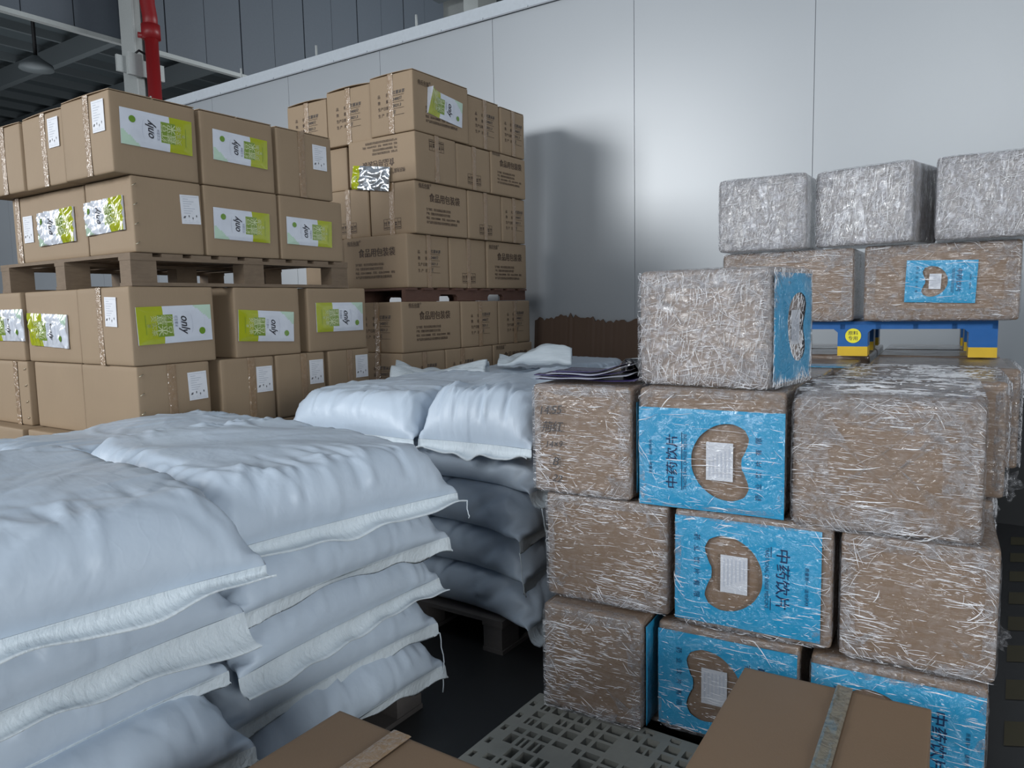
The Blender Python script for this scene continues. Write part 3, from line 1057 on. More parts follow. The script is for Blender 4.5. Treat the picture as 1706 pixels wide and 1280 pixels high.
for z0, z1 in ((.122, .49), (.492, .855), (.857, 1.222), (1.224, 1.588)):
    Mc(-4.72, -4.15, 4.05, 4.65, z0, z1, HID)
for z0, z1 in ((1.692, 2.078),):
    Mc(-4.78, -4.33, 4.15, 4.65, z0, z1, HID)
# ------------------------------------------------------------------ the film-wrapped pile on the right
PO, PA = Vector((-1.332, 2.17, 0)), R(4.0)
PM = Matrix.Translation(PO) @ Matrix.Rotation(PA, 4, 'Z')
GR = 'film-wrapped cartons of the right-hand pile'


def kidney(t, a):
    """bean outline, notch facing +x"""
    s = abs(math.atan2(math.sin(t), math.cos(t)))
    return a / .095 * float(np.interp(s, (0, .25, .5, .72, .95, 1.25, 1.57, 2.0, 2.5, 3.15), (.064, .067, .088, .115, .126, .124, .115, .102, .092, .087)))


def bag_mesh(w, h, cx=.58, a=.095, text=True, seed=0, window=True):
    """flat blue printed bag with a bean-shaped window, lying in local x,y"""
    rng = np.random.default_rng(seed)
    mb = MB()
    c = np.array([(cx - .5) * w, 0.0])
    ang = sorted(set([2 * math.pi * k / 120 for k in range(120)] + [math.atan2(sy * h / 2, sx * w / 2 - c[0]) % (2 * math.pi) for sx in (-1, 1) for sy in (-1, 1)]))
    n, rings = len(ang), 7
    ph = rng.uniform(0, 6.28, 6)
    kk = rng.normal(0, 28, (6, 2))

    def z(x, y):
        e = min(1, 14 * min(.5 - abs(x) / w, .5 - abs(y) / h))
        return .003 + .003 * max(0, e) + .0015 * sum(math.sin(kk[i] @ (x, y) + ph[i]) for i in range(6)) / 2
    V = []
    for t in ang:
        d = np.array([math.cos(t), math.sin(t)])
        lim = []
        if d[0] > 1e-9: lim.append((w / 2 - c[0]) / d[0])
        if d[0] < -1e-9: lim.append((-w / 2 - c[0]) / d[0])
        if abs(d[1]) > 1e-9: lim.append((h / 2) / abs(d[1]))
        Rr = min(lim)
        r_ = min(kidney(t, a), Rr * .9) if window else .001
        for q in range(rings + 1):
            p = c + d * (r_ + (Rr - r_) * q / rings)
            V.append((p[0], p[1], z(*p)))
        p = c + d * Rr
        V.append((p[0], p[1], 0))
    m_ = rings + 2
    mb.add(V, [(i * m_ + q, i * m_ + q + 1, ((i + 1) % n) * m_ + q + 1, ((i + 1) % n) * m_ + q) for i in range(n) for q in range(m_ - 1)], 'wrapped_blue')
    b0 = len(mb.v)
    if text:
        s = h / .32
        x = (.25 - .5) * w
        put_text(mb, '中药饮片', x, -.01 * s, .040 * s, 'wrapped_ink', 0, math.pi / 2, bold=.014, width=.172 * s)
        rect(mb, x + .029 * s, x + .031 * s, -.10 * s, .085 * s, 'wrapped_ink')
        put_text(mb, 'TRADITIONAL CHINESE MEDICINE', x + .041 * s, -.008 * s, .015 * s, 'wrapped_ink', 0, math.pi / 2, width=.178 * s)
        put_text(mb, '质量第一 · 道地药材', (.09 - .5) * w, 0, .011 * s, 'wrapped_ink', 0, math.pi / 2, width=.11 * s)
        for k, ch in enumerate('药业饮片有限'):
            put_text(mb, ch, (.84 - .5) * w, (-.10 + .035 * k) * s, .020 * s, 'wrapped_ink', 0, math.pi / 2)
    for i in range(b0, len(mb.v)):
        x, y, _ = mb.v[i]
        mb.v[i] = (x, y, z(x, y) + .0012)
    if window:
        lw, lh = a * .45, a * .62
        rect(mb, c[0] - lw * 1.0, c[0] + lw * .9, -lh, lh, 'wrapped_label', .003)
        for k in range(6):
            xx = c[0] - lw * .8 + k * lw * .28
            rect(mb, xx, xx + lw * .09, -lh * .8, lh * (.2 + .1 * ((k * 7) % 6)), 'grey_print', .0036)
    return smooth_by_angle(mb.mesh('sample_bag', True), 50)


BAGS = {}


def bag(parent, face, dims, u, v, w, h, rot=0.0, **kw):
    key = (w, h, tuple(sorted(kw.items())))
    if key not in BAGS:
        BAGS[key] = bag_mesh(w, h, **kw)
    return on_face(link('sample_bag', BAGS[key], parent, label='bright blue printed bag with bean-shaped window'), face, dims, u, v, .007, R(rot))


def crease_glints(mb, W_, H_, rng, n, style, lift=0.0):
    """short tension creases where the stretched film doubles over itself: tiny tent-shaped ridges, coloured white to stand for glints"""
    fq = rng.normal(0, 9, (4, 2))
    ph = rng.uniform(0, 6.28, 4)
    V, Fs = [], []
    made = tries = 0
    while made < n and tries < n * 12:
        tries += 1
        x, y = W_ * rng.uniform(-.49, .49), H_ * rng.uniform(-.49, .49)
        e = min(W_ / 2 - abs(x), H_ / 2 - abs(y))
        den = .10 + .55 * max(0, sum(math.sin(fq[i] @ (x, y) + ph[i]) for i in range(4)) / 2) + .6 * math.exp(-e / .04)
        if style == 'dense':
            den += .45
        if rng.random() > den:
            continue
        made += 1
        if style == 'dense':
            a = rng.choice([rng.normal(1.35, .18), rng.normal(.12, .25), rng.uniform(-1.6, 1.6)], p=[.45, .3, .25])
            ln = min(.10, rng.exponential(.024) + .006)
        else:
            a = rng.normal(-.03, .07)
            if e < .06 and rng.random() < .28:
                a += -math.copysign(1, x * y) * rng.uniform(.5, 1.1)
            elif rng.random() < .05:
                a += rng.normal(0, .7)
            ln = min(.11, rng.exponential(.019) + .005)
        wd, hg = rng.uniform(.00025, .00065) * (1.3 if rng.random() < .08 else 1), rng.uniform(.0008, .0022)
        if style != 'dense' and rng.random() < .03:
            wd, ln = wd * 2.4, min(.12, ln * 2 + .03)
        cv = rng.normal(0, .16)
        b, m_ = len(V), 5
        for i in range(m_):
            f = i / (m_ - 1) - .5
            an = a + cv * f
            px, py = x + ln * f * math.cos(an), y + ln * f * math.sin(an)
            px, py = max(-W_ / 2 + .003, min(W_ / 2 - .003, px)), max(-H_ / 2 + .003, min(H_ / 2 - .003, py))
            k = 1 - (2 * f) ** 2
            nx_, ny_ = -math.sin(an), math.cos(an)
            w2 = wd * (.25 + k)
            V += [(px - nx_ * w2, py - ny_ * w2, .0068 + lift), (px, py, .0072 + lift + hg * k), (px + nx_ * w2, py + ny_ * w2, .0068 + lift)]
        for i in range(m_ - 1):
            q = b + i * 3
            Fs += [(q, q + 3, q + 4, q + 1), (q + 1, q + 4, q + 5, q + 2)]
    mb.add(V, Fs, 'film_crease_glint')


def film_border(parent, dims, seed, bw=.05, cut=.3, face='F', amp=.0035, style='soft', lift=0.0):
    """gathered layers of stretch film round one face, folded back over its edges"""
    rng = np.random.default_rng(seed)
    dx, dy, dz = dims
    W_, H_, D_ = (dx, dz, dy) if face == 'F' else (dy, dz, dx) if face == 'R' else (dx, dy, dz)
    N, Mq = 132, 7
    ph = rng.uniform(0, 6.28, 12)
    fr = rng.integers(2, 24, 12)
    per = []
    for k in range(N):
        t = 2 * math.pi * k / N
        c, s = math.cos(t), math.sin(t)
        e = .16
        ox, oy = np.sign(c) * abs(c) ** e, np.sign(s) * abs(s) ** e
        per.append((ox, oy, c, s, t))
    V = []
    for k, (ox, oy, c, s, t) in enumerate(per):
        wv = 1 + .35 * sum(math.sin(fr[i] * t + ph[i]) / (1 + .12 * fr[i]) for i in range(8)) / 2
        b = bw * max(.35, wv) * (1 + cut * 5 * (abs(c * s) * 2) ** 3)
        for q in range(Mq + 1):
            f = q / Mq
            if q == 0:
                x, y, z = ox * W_ / 2 * 1.004, oy * H_ / 2 * 1.004, -.035
            elif q == 1:
                x, y, z = ox * (W_ / 2 + .004), oy * (H_ / 2 + .004), -.010
            else:
                g_ = (q - 2) / (Mq - 2)
                x = ox * (W_ / 2 - .003) - ox * b * g_ * (1 if abs(ox) > .5 else .6)
                y = oy * (H_ / 2 - .003) - oy * b * g_ * (1 if abs(oy) > .5 else .6)
                z = .007 + amp * abs(math.sin(7 * t + ph[9] + 4 * g_) * math.sin(19 * t + ph[10]) + .5 * math.sin(37 * t + ph[11])) * (1 - .6 * g_)
            V.append((x, y, z))
    m_ = Mq + 1
    mb = MB()
    mb.add(V, [(k * m_ + q, ((k + 1) % N) * m_ + q, ((k + 1) % N) * m_ + q + 1, k * m_ + q + 1) for k in range(N) for q in range(Mq)], 'stretch_film')
    crease_glints(mb, W_, H_, rng, int((1500 if face == 'T' else 6500 if style == 'dense' else 1300 if lift else 4300) * W_ * H_), style, lift)
    o = link('stretch_film', mb.mesh('stretch_film', True), parent, label='clear gathered stretch film')
    return on_face(o, face, dims, 0, dz / 2 if face != 'T' else 0, .002)


def film_tuft(parent, loc, size, seed):
    """a loose torn tail of film"""
    rng = np.random.default_rng(seed)
    mb = MB()
    n, q = 12, 5
    V = []
    for i in range(n + 1):
        for j in range(q + 1):
            a, f = -1.2 + 2.4 * i / n, j / q
            rr = size * f * (.7 + .6 * rng.random())
            V.append((loc[0] + rr * math.cos(a) * .8, loc[1] + rng.normal(0, .18) * size * f, loc[2] + rr * math.sin(a)))
    mb.add(V, [(i * (q + 1) + j, (i + 1) * (q + 1) + j, (i + 1) * (q + 1) + j + 1, i * (q + 1) + j + 1) for i in range(n) for j in range(q)], 'stretch_film')
    return link('film_tail', mb.mesh('film_tail', True), parent, label='loose torn film tail')


def wrapped(ext, label, mat='wrapped_kraft', rz=None, M=PM, group=GR, r=.014, lump=.0016, border=.035, cut=.3, faces=('F',), bulge=.003, lift=0.0):
    x0, x1, y0, y1, z0, z1 = ext
    x0, x1, y0, y1 = x0 + .004, x1 - .004, y0 + .002, y1 - .006
    d = (x1 - x0, y1 - y0, z1 - z0)
    CSEED[0] += 1
    me = soft_box(*d, r, mat, bulge, lump, CSEED[0], dense=True)
    o = link('wrapped_carton', me, None, None, 0, label, 'carton', group)
    p = M @ Vector(((x0 + x1) / 2, (y0 + y1) / 2, z0))
    o.location = p
    o.rotation_euler = (0, 0, (PA if rz is None else rz))
    if border:
        for f in faces:
            film_border(o, d, CSEED[0], border, cut, f, style='soft' if mat == 'wrapped_kraft' else 'dense', lift=lift)
    return o, d


def handwriting(parent, dims):
    mb = MB()
    for k, (s, rt_, sz) in enumerate((('14.55', 5, .040), ('荊红', 3, .040), ('14×9', 4, .032), ('B', -6, .042), ('22', -8, .036))):
        put_text(mb, s, -.105 + .006 * k, .285 - k * .058, sz, 'pen_ink', 0, R(rt_), .25, .0125)
    N = 18
    for k in range(N):
        t0, t1 = 6.28 * k / N, 6.28 * (k + 1) / N
        f = lambda t, q: (-.087 + q * .022 * math.cos(t), .111 + q * .028 * math.sin(t), 0)
        mb.add([f(t0, .94), f(t1, .94), f(t1, 1), f(t0, 1)], [(0, 1, 2, 3)], 'pen_ink')
    on_face(link('handwriting', mb.mesh('handwriting'), parent, label='grey felt-pen handwriting'), 'F', dims, 0, 0, .0145)


z1, z2, z3 = (.909, 1.281), (.532, .902), (.153, .525)
o, d = wrapped((-.045, .318, -.01, .43, *z1), 'wrapped carton with felt-pen handwriting at the left end of the upper row', border=.028)
handwriting(o, d)
bag(o, 'R', d, 0, .17, .36, .30, text=False, window=False, seed=12)
film_tuft(o, (-d[0] / 2, -d[1] / 2 + .05, .12), -.035, 5)
o, d = wrapped((.337, .79, 0, .43, *z1), 'wrapped carton with a blue bag and reversed bean window in the upper row', border=.02, lift=.007)
bag(o, 'F', d, 0.002, .155, .445, .315, seed=1)
o, d = wrapped((.803, 1.285, -.01, .48, .893, 1.281), 'large bare wrapped carton with gathered film corners, right end of upper row', border=.085, cut=.5, faces=('F', 'T'), lump=.005, r=.03)
film_tuft(o, (d[0] / 2, -.05, .05), .05, 8)
o, d = wrapped((-.015, .437, .02, .45, *z2), 'bare wrapped carton under the one with handwriting', border=.03)
o, d = wrapped((.454, .926, .0, .45, *z2), 'wrapped carton with a blue bag in the second row, lettering on the right', border=.02, lift=.007)
bag(o, 'F', d, -.012, .185, .432, .335, 180, seed=2)
o, d = wrapped((.938, 1.33, .01, .45, .520, .888), 'bare wrapped carton at the right end of the second row', border=.032)
film_tuft(o, (d[0] / 2, -.12, .10), .045, 9)
o, d = wrapped((0, .368, -.045, .40, *z3), 'bare wrapped carton at the bottom left of the pile, by the grey plastic pallet', border=.04, cut=.5)
bag(o, 'R', d, 0, .18, .40, .34, text=False, window=False, seed=13)
o, d = wrapped((.392, .838, .02, .43, .152, .515), 'wrapped bottom-row carton with a blue bag, half hidden by the taped box', border=.02, lift=.007)
bag(o, 'F', d, .0, .178, .43, .325, 180, seed=3)
o, d = wrapped((.862, 1.317, .02, .45, .152, .503), 'wrapped carton with a blue front behind the taped box', border=.03, lift=.007)
bag(o, 'F', d, 0, .165, .44, .325, 180, seed=4)
# second rank
wrapped((-.03, .34, .45, .88, *z1), 'wrapped carton behind the one with handwriting, topped by folded purple film', border=0)
wrapped((.36, .82, .46, .86, *z1), 'wrapped carton behind the upper blue-bag carton, under the single carton', border=0)
o, d = wrapped((.845, 1.36, .50, 1.0, .910, 1.281), 'wrapped carton behind the large bare one, its right end sticking out', border=.03, faces=('R', 'T'))
film_tuft(o, (d[0] / 2, -.15, .03), .06, 11)
o, d = wrapped((.40, .86, .90, 1.5, .909, 1.272), 'wrapped carton with a blue bag edge on top, in front of the blue pallet leg', border=0)
bag(o, 'T', d, .02, -.22, .42, .12, text=False, window=False, seed=6)
o, d = wrapped((.90, 1.43, 1.02, 1.60, .908, 1.279), 'wrapped carton under the right leg of the blue pallet', border=.03, faces=('R',))
HIDW = 'film-wrapped carton hidden inside the right-hand pile'
wrapped((-.1, .37, .92, 1.5, *z1), HIDW, border=0)
for z in (z1, z2, z3):
    for a, b in ((-.1, .37), (.4, .88), (.9, 1.4)):
        wrapped((a, b, 1.64, 2.1, *z), HIDW, border=0)
        wrapped((a, b, 2.12, 2.58, *z), HIDW, border=0)
for z in (z2, z3):
    for a, b in ((0, .37), (.385, .83)):
        wrapped((a, b, .50, .92, *z), HIDW, border=0)
        wrapped((a, b, .95, 1.55, *z), HIDW, border=0)
for z, nm in ((z2, 'second'), (z3, 'bottom')):
    wrapped((.858, 1.335, .50, 1.0, *z), 'wrapped carton behind the right end of the %s row, only its film edge in view' % nm, border=.03, faces=('R',))
    wrapped((.88, 1.36, 1.02, 1.58, *z), HIDW, border=0)

o, d = wrapped((0, .445, 0, .34, 0, .362), 'single wrapped carton standing alone on the pile, blue bag on its right side', 'wrapped_kraft_dense', R(-6), Matrix.Translation((-1.035, 2.275, 1.285)) @ Matrix.Rotation(R(-6), 4, 'Z'), border=.05, cut=.4, r=.02, lump=.003, faces=('F', 'R'))
bag(o, 'R', d, .0, .18, .31, .33, 0, text=False, cx=.55, a=.085, seed=7)

# pallets under the pile
mk = PM @ Vector((.66, .62, 0))
block_pallet((mk.x, mk.y, 0), 1.2, 1.1, .15, 'wooden pallet on the floor under the front of the wrapped pile', 'wooden pallets', 'pallet_wood_grey', PA)
mk = PM @ Vector((.66, 1.9, 0))
block_pallet((mk.x, mk.y, 0), 1.3, 1.3, .15, 'wooden pallet on the floor under the back of the wrapped pile', 'wooden pallets', 'pallet_wood_grey', PA)

# ------------------------------------------------------------------ blue plastic pallet and the cartons on it
BR = R(5.0)
bp = link('blue_pallet', None, None, (-.067, 3.755, 1.287), BR, 'blue plastic pallet with yellow feet and a round yellow sticker on the wrapped pile', 'pallet')
BW, BD, BH = 1.2, 1.0, .158
mb = MB()
mb.box(-BW, 0, 0, BD, BH - .014, BH - .001, 'pallet_blue')
for k in range(5):
    mb.box(-BW, 0, k * (BD - .02) / 4, k * (BD - .02) / 4 + .02, BH - .036, BH - .013, 'pallet_blue')
for k in range(9):
    mb.box(-BW + k * (BW - .02) / 8, -BW + k * (BW - .02) / 8 + .02, 0, BD, BH - .036, BH - .013, 'pallet_blue')
link('deck', mb.mesh('deck'), bp)
LEGS = [(-.105, 0), (-.62, -.495), (-BW, -1.095)]
for a, b in LEGS:
    for y0, y1 in ((0, .14), (.43, .57), (.86, 1.0)):
        mb = MB()
        f = .018
        mb.prism([(a, .043), (b, .043), (b, BH - .052)] + ([(b + f, BH - .036)] if b < -.01 else [(b, BH - .036)]) + ([(a - f, BH - .036)] if a > -BW + .01 else [(a, BH - .036)]) + [(a, BH - .052)], 'y', y0, y1, 'pallet_blue')
        lg = link('leg', mb.mesh('leg', False, True), bp)
        mb = MB()
        mb.box(a, b, y0, y1, 0, .043, 'pallet_yellow')
        link('foot', mb.mesh('foot'), lg, label='yellow foot')
mb = MB()
N = 28
mb.add([(.033 * math.cos(6.2832 * k / N), .033 * math.sin(6.2832 * k / N), 0) for k in range(N)], [tuple(range(N))], 'sticker_yellow')
put_text(mb, '原料', 0, .011, .021, 'dark_print', .001, bold=.01)
put_text(mb, '专用', 0, -.013, .021, 'dark_print', .001, bold=.01)
stk = link('sticker', mb.mesh('sticker'), bp, label='round yellow sticker with dark characters')
stk.matrix_local = Matrix.Translation((-.555, -.003, .092)) @ Matrix(((1, 0, 0), (0, 0, -1), (0, 1, 0))).to_4x4()

GU = 'film-wrapped cartons on the blue pallet'
ZP = 1.447
I4 = Matrix.Identity(4)


def up(c, d3, rz, lab, mat, **k):
    M = Matrix.Translation(c) @ Matrix.Rotation(rz, 4, 'Z')
    return wrapped((0, d3[0], 0, d3[1], 0, d3[2]), lab, mat, rz, M, GU, **k)


up((-1.20, 3.62, ZP), (.59, .46, .325), R(2), 'wrapped carton on the blue pallet behind the single carton', 'wrapped_kraft', border=.045)
o, d = up((-.575, 3.645, ZP), (.585, .46, .327), R(4), 'wrapped carton on the blue pallet with a small blue bag on its front', 'wrapped_kraft', border=.05, cut=.3, lift=.006)
bag(o, 'F', d, .005, .165, .262, .178, 178, seed=9, a=.052)
up((-1.21, 3.58, 1.779), (.405, .42, .335), R(0.5), 'silvery wrapped carton at the left end of the top row', 'wrapped_silver', border=.03)
up((-.788, 3.66, 1.781), (.42, .31, .335), R(-13), 'silvery wrapped carton turned askew in the middle of the top row', 'wrapped_silver', border=.03)
up((-.305, 3.60, 1.781), (.47, .42, .335), R(3), 'silvery wrapped carton at the right end of the top row', 'wrapped_silver', border=.03)

# ------------------------------------------------------------------ folded purple film and a black film roll on the pile
def crumple(name, cx, cy, w_, d_, z0, hgt, seed, mat, rz, label, cat, layers=5):
    rng = np.random.default_rng(seed)
    o = link(name, None, None, (cx, cy, z0), rz, label, cat)
    for q in range(layers):
        mb = MB()
        nx, ny = 20, 8
        ph = rng.uniform(0, 6.28, 6)
        k = rng.normal(0, 1, (6, 2)) * np.array([16, 26])
        sx, sy = w_ * (1 - .12 * q * rng.random()), d_ * (1 - .1 * q * rng.random())
        ox, oy = rng.normal(0, .012, 2)
        V = []
        for i in range(nx + 1):
            for j in range(ny + 1):
                x, y = sx * (i / nx - .5) + ox, sy * (j / ny - .5) + oy
                lift = hgt * max(0, (x / w_ - .05)) ** 1.5 * 3.2 * (q + .4) / layers
                z = .004 + q * hgt / layers * .55 + lift + .0022 * sum(math.sin(k[a] @ (x, y) + ph[a]) for a in range(6)) / 2
                V.append((x, y, max(.001 + .002 * q, z)))
        mb.add(V, [(i * (ny + 1) + j, (i + 1) * (ny + 1) + j, (i + 1) * (ny + 1) + j + 1, i * (ny + 1) + j + 1) for i in range(nx) for j in range(ny)], mat[q % len(mat)])
        s = link('folded_layer', mb.mesh('folded_layer', True), o)
        sd = s.modifiers.new('thickness', 'SOLIDIFY')
        sd.thickness = .002
    return o


crumple('folded_film', -1.215, 2.30, .36, .20, 1.291, .060, 3, ['purple_film', 'pale_film', 'purple_film', 'pale_film', 'purple_film'], R(6), 'folded dark purple and white plastic film on the carton with handwriting', 'plastic film')
o = link('film_roll', None, None, (-1.125, 2.46, 1.291), R(75), 'small shiny black roll of film beside the single carton', 'film roll')
mb = MB()
mb.tube([(-.05, 0, .032), (-.045, 0, .032), (.045, 0, .032), (.05, 0, .032)], [.027, .031, .031, .027], 'black_film', 18)
link('roll', mb.mesh('roll', True), o)
mb = MB()
mb.add([(.04, -.02, .055), (-.04, -.02, .057), (-.05, -.05, .03), (.045, -.055, .025), (.05, -.06, .003), (-.05, -.06, .003)], [(0, 1, 2, 3), (3, 2, 5, 4)], 'black_film')
link('loose_end', mb.mesh('loose_end'), o)
# ------------------------------------------------------------------ woven sacks: two sheets sewn at both ends, inflated and pressed flat
def sim_sack(W=.92, L=1.2, T=.17, seed=0, nu=80, nv=52, nf=3, steps=170, press=5.0, its=11, sag=0.0, fl=.027, hang=.05, full=1.0):
    rng = np.random.default_rng(seed)
    h = nu // 2
    rows = nv + 1 + 2 * nf
    du, dv = 2 * W / nu, L / nv
    uu = np.arange(nu)
    yw = np.where(uu <= h, -W / 2 + uu * du, W / 2 - (uu - h) * du)
    top, bot = (uu > 0) & (uu < h), uu > h
    xs = np.empty(rows)
    xs[nf:nf + nv + 1] = -L / 2 + np.arange(nv + 1) * dv
    for k in range(nf):
        xs[nf - 1 - k] = -L / 2 - (k + 1) * fl
        xs[nf + nv + 1 + k] = L / 2 + (k + 1) * fl
    P = np.zeros((rows, nu, 3))
    P[:, :, 0], P[:, :, 1], P[:, :, 2] = xs[:, None], yw[None], T * .5
    s = np.sin(np.pi * np.clip(np.arange(nv + 1) / nv, 0, 1)) ** .3
    sg = np.where(top, 1, np.where(bot, -1, 0)) * .03 * np.sin(np.pi * (yw + W / 2) / W)
    P[nf:nf + nv + 1, :, 2] += s[:, None] * sg[None]
    P += rng.normal(0, .002, P.shape)
    V = np.zeros_like(P)
    rest = np.full(rows - 1, dv)
    rest[:nf] = fl
    rest[nf + nv:] = fl
    weld = np.array(list(range(0, nf + 1)) + list(range(nf + nv, rows)))
    partner = (-uu) % nu
    gx, gy = np.meshgrid(np.linspace(-1, 1, rows), yw / (W / 2), indexing='ij')
    lump = np.zeros_like(gx)
    for k in range(6):
        a, b, p, q = rng.normal(0, 1.7), rng.normal(0, 1.7), rng.uniform(0, 6.3), rng.uniform(.4, 1)
        lump += q * np.sin(a * gx * 2 + b * gy * 2 + p)
    lump *= sag / 2
    dt = 1 / 60.
    tw = np.where(top, 1.0, np.where(bot, 0.0, 0.5))
    for _ in range(4):
        tw = (np.roll(tw, 1) + tw + np.roll(tw, -1)) / 3
    wv = np.repeat(rest[:, None], nu, 1)
    wv[nf:nf + nv] *= (1 + 1.7 * T * full / L * tw)[None]

    def solve(A, B, r_, st=1.0, comp=1.0):
        d = B - A
        l = np.sqrt((d * d).sum(-1)) + 1e-9
        c = (l - r_) / l * .5 * st
        if comp != 1.0:
            c = np.where(l < r_, c * comp, c)
        return d * c[..., None]
    for stp in range(steps):
        t = stp / steps
        tu = np.roll(P, -1, 1) - np.roll(P, 1, 1)
        tv = np.empty_like(P)
        tv[1:-1] = P[2:] - P[:-2]
        tv[0], tv[-1] = P[1] - P[0], P[-1] - P[-2]
        n = np.cross(tv, tu)
        n /= np.sqrt((n * n).sum(-1, keepdims=True)) + 1e-9
        Fc = np.zeros_like(P)
        Fc[nf + 1:nf + nv] += n[nf + 1:nf + nv] * press
        Fc[:, :, 2] -= .4
        Fc[:nf + 1, :, 2] -= 14
        Fc[nf + nv:, :, 2] -= 14
        Fc[nf + 1:nf + 3, :, 2] -= 5
        Fc[nf + nv - 2:nf + nv, :, 2] -= 5
        V = (V + Fc * dt) * .95
        sp = np.sqrt((V * V).sum(-1, keepdims=True))
        V *= np.minimum(1, 1.2 / (sp + 1e-9))
        Q = P + V * dt
        lim = np.maximum(T * (1 + 1.2 * max(0, 1 - t / .55)) + lump, .01)
        for it in range(its):
            for e in (0, 1):
                k = min(len(Q[e:-1:2]), len(Q[e + 1::2]))
                d = solve(Q[e:e + 2 * k:2], Q[e + 1:e + 1 + 2 * k:2], wv[e:e + 2 * k:2][:k])
                Q[e:e + 2 * k:2] += d
                Q[e + 1:e + 1 + 2 * k:2] -= d
            for e in (0, 1):
                d = solve(Q[:, e::2], np.roll(Q, -1, 1)[:, e::2], du)
                Q[:, e::2] += d
                Q2 = np.roll(Q, -1, 1)
                Q2[:, e::2] -= d
                Q = np.roll(Q2, 1, 1)
            for e in (0, 1):
                k = min(len(Q[e:-1:2]), len(Q[e + 1::2]))
                r_ = np.sqrt(du * du + wv[e:e + 2 * k:2][:k] ** 2)
                Rr = np.roll(Q, -1, 1)
                d = solve(Q[e:e + 2 * k:2], Rr[e + 1:e + 1 + 2 * k:2], r_, .25, .3)
                Q[e:e + 2 * k:2] += d
                Q[e + 1:e + 1 + 2 * k:2] -= np.roll(d, 1, 1)
                Rr = np.roll(Q, -1, 1)
                d = solve(Rr[e:e + 2 * k:2], Q[e + 1:e + 1 + 2 * k:2], r_, .25, .3)
                Q[e + 1:e + 1 + 2 * k:2] -= d
                Q[e:e + 2 * k:2] += np.roll(d, 1, 1)
            d = solve(Q[:-2], Q[2:], wv[:-1] + wv[1:], .02)
            Q[:-2] += d * .5
            Q[2:] -= d * .5
            Q[weld] = (Q[weld] + Q[weld][:, partner]) * .5
            inb = (np.abs(Q[:, :, 0]) < L / 2 - .035)
            z = Q[:, :, 2]
            z = np.where(inb, np.maximum(z, 0), np.maximum(z, -hang))
            z[nf] = np.maximum(z[nf], -.001)
            z[nf + nv] = np.maximum(z[nf + nv], -.001)
            z[nf + 1:nf + nv] = np.maximum(z[nf + 1:nf + nv], 0)
            Q[:, :, 2] = np.minimum(z, lim)
        V = (Q - P) / dt
        V[(Q[:, :, 2] < .003) | (Q[:, :, 2] > lim - .003)] *= .6
        P = Q
    P -= [P[nf:nf + nv, :, 0].mean(), P[:, :, 1].mean(), 0]
    return P, nf, nv


def creases(P, N, rng, L, W, n=130, amp=1.15, top=False):
    """tension creases: short furrows, most of them fanning out from the sewn ends and the corners"""
    D = np.zeros(P.shape[:2])
    x, y, zz = P[..., 0], P[..., 1], P[..., 2]
    up_ = zz > zz.max() * .45
    for k in range(n):
        end = rng.choice([-1, 1])
        if rng.random() < .62:
            cx, cy = end * L * rng.uniform(.36, .53), W * rng.uniform(-.52, .52)
            an = rng.normal(0, .55) + .5 * (cy / W) * end
            ln, sg, a = rng.uniform(.05, .20), rng.uniform(.008, .018), rng.choice([-1, 1]) * rng.uniform(.0015, .006)
        elif rng.random() < .55:
            cx, cy = L * rng.uniform(-.5, .5), rng.choice([-1, 1]) * W * rng.uniform(.38, .5)
            an = math.pi / 2 + rng.normal(0, .7)
            ln, sg, a = rng.uniform(.05, .14), rng.uniform(.009, .02), rng.choice([-1, 1]) * rng.uniform(.0015, .005)
        else:
            cx, cy = L * rng.uniform(-.45, .45), W * rng.uniform(-.45, .45)
            an = rng.uniform(0, math.pi)
            ln, sg, a = rng.uniform(.08, .3), rng.uniform(.014, .03), rng.choice([-1, 1]) * rng.uniform(.001, .0035)
        c, s = math.cos(an), math.sin(an)
        dx, dy = x - cx, y - cy
        al, ac = dx * c + dy * s, -dx * s + dy * c + .15 * (dx * c + dy * s) ** 2 / .2
        e = a * np.exp(-(al / ln) ** 2 - (ac / sg) ** 2)
        D += e * (up_ if rng.random() < .75 else 1)
    zt = zz.max()
    free = np.clip((zz - .002) / .012, 0, 1) * (1 if top else np.clip((zt - .001 - zz) / .012, 0, 1))
    P = P + N * (D * free)[..., None] * amp
    P[..., 2] = np.clip(P[..., 2], -.001, None if top else zt)
    return P


def upsample(A, per):
    B = np.repeat(A, 2, 0)[:-1].copy()
    B[1::2] = (A[:-1] + A[1:]) / 2
    C = np.repeat(B, 2, 1)
    C[:, 1::2] = (B + np.roll(B, -1, 1)) / 2
    S = C.copy()
    S[1:-1] = .25 * C[:-2] + .5 * C[1:-1] + .25 * C[2:]
    S = .25 * np.roll(S, 1, 1) + .5 * S + .25 * np.roll(S, -1, 1)
    S[0], S[-1] = C[0], C[-1]
    return S


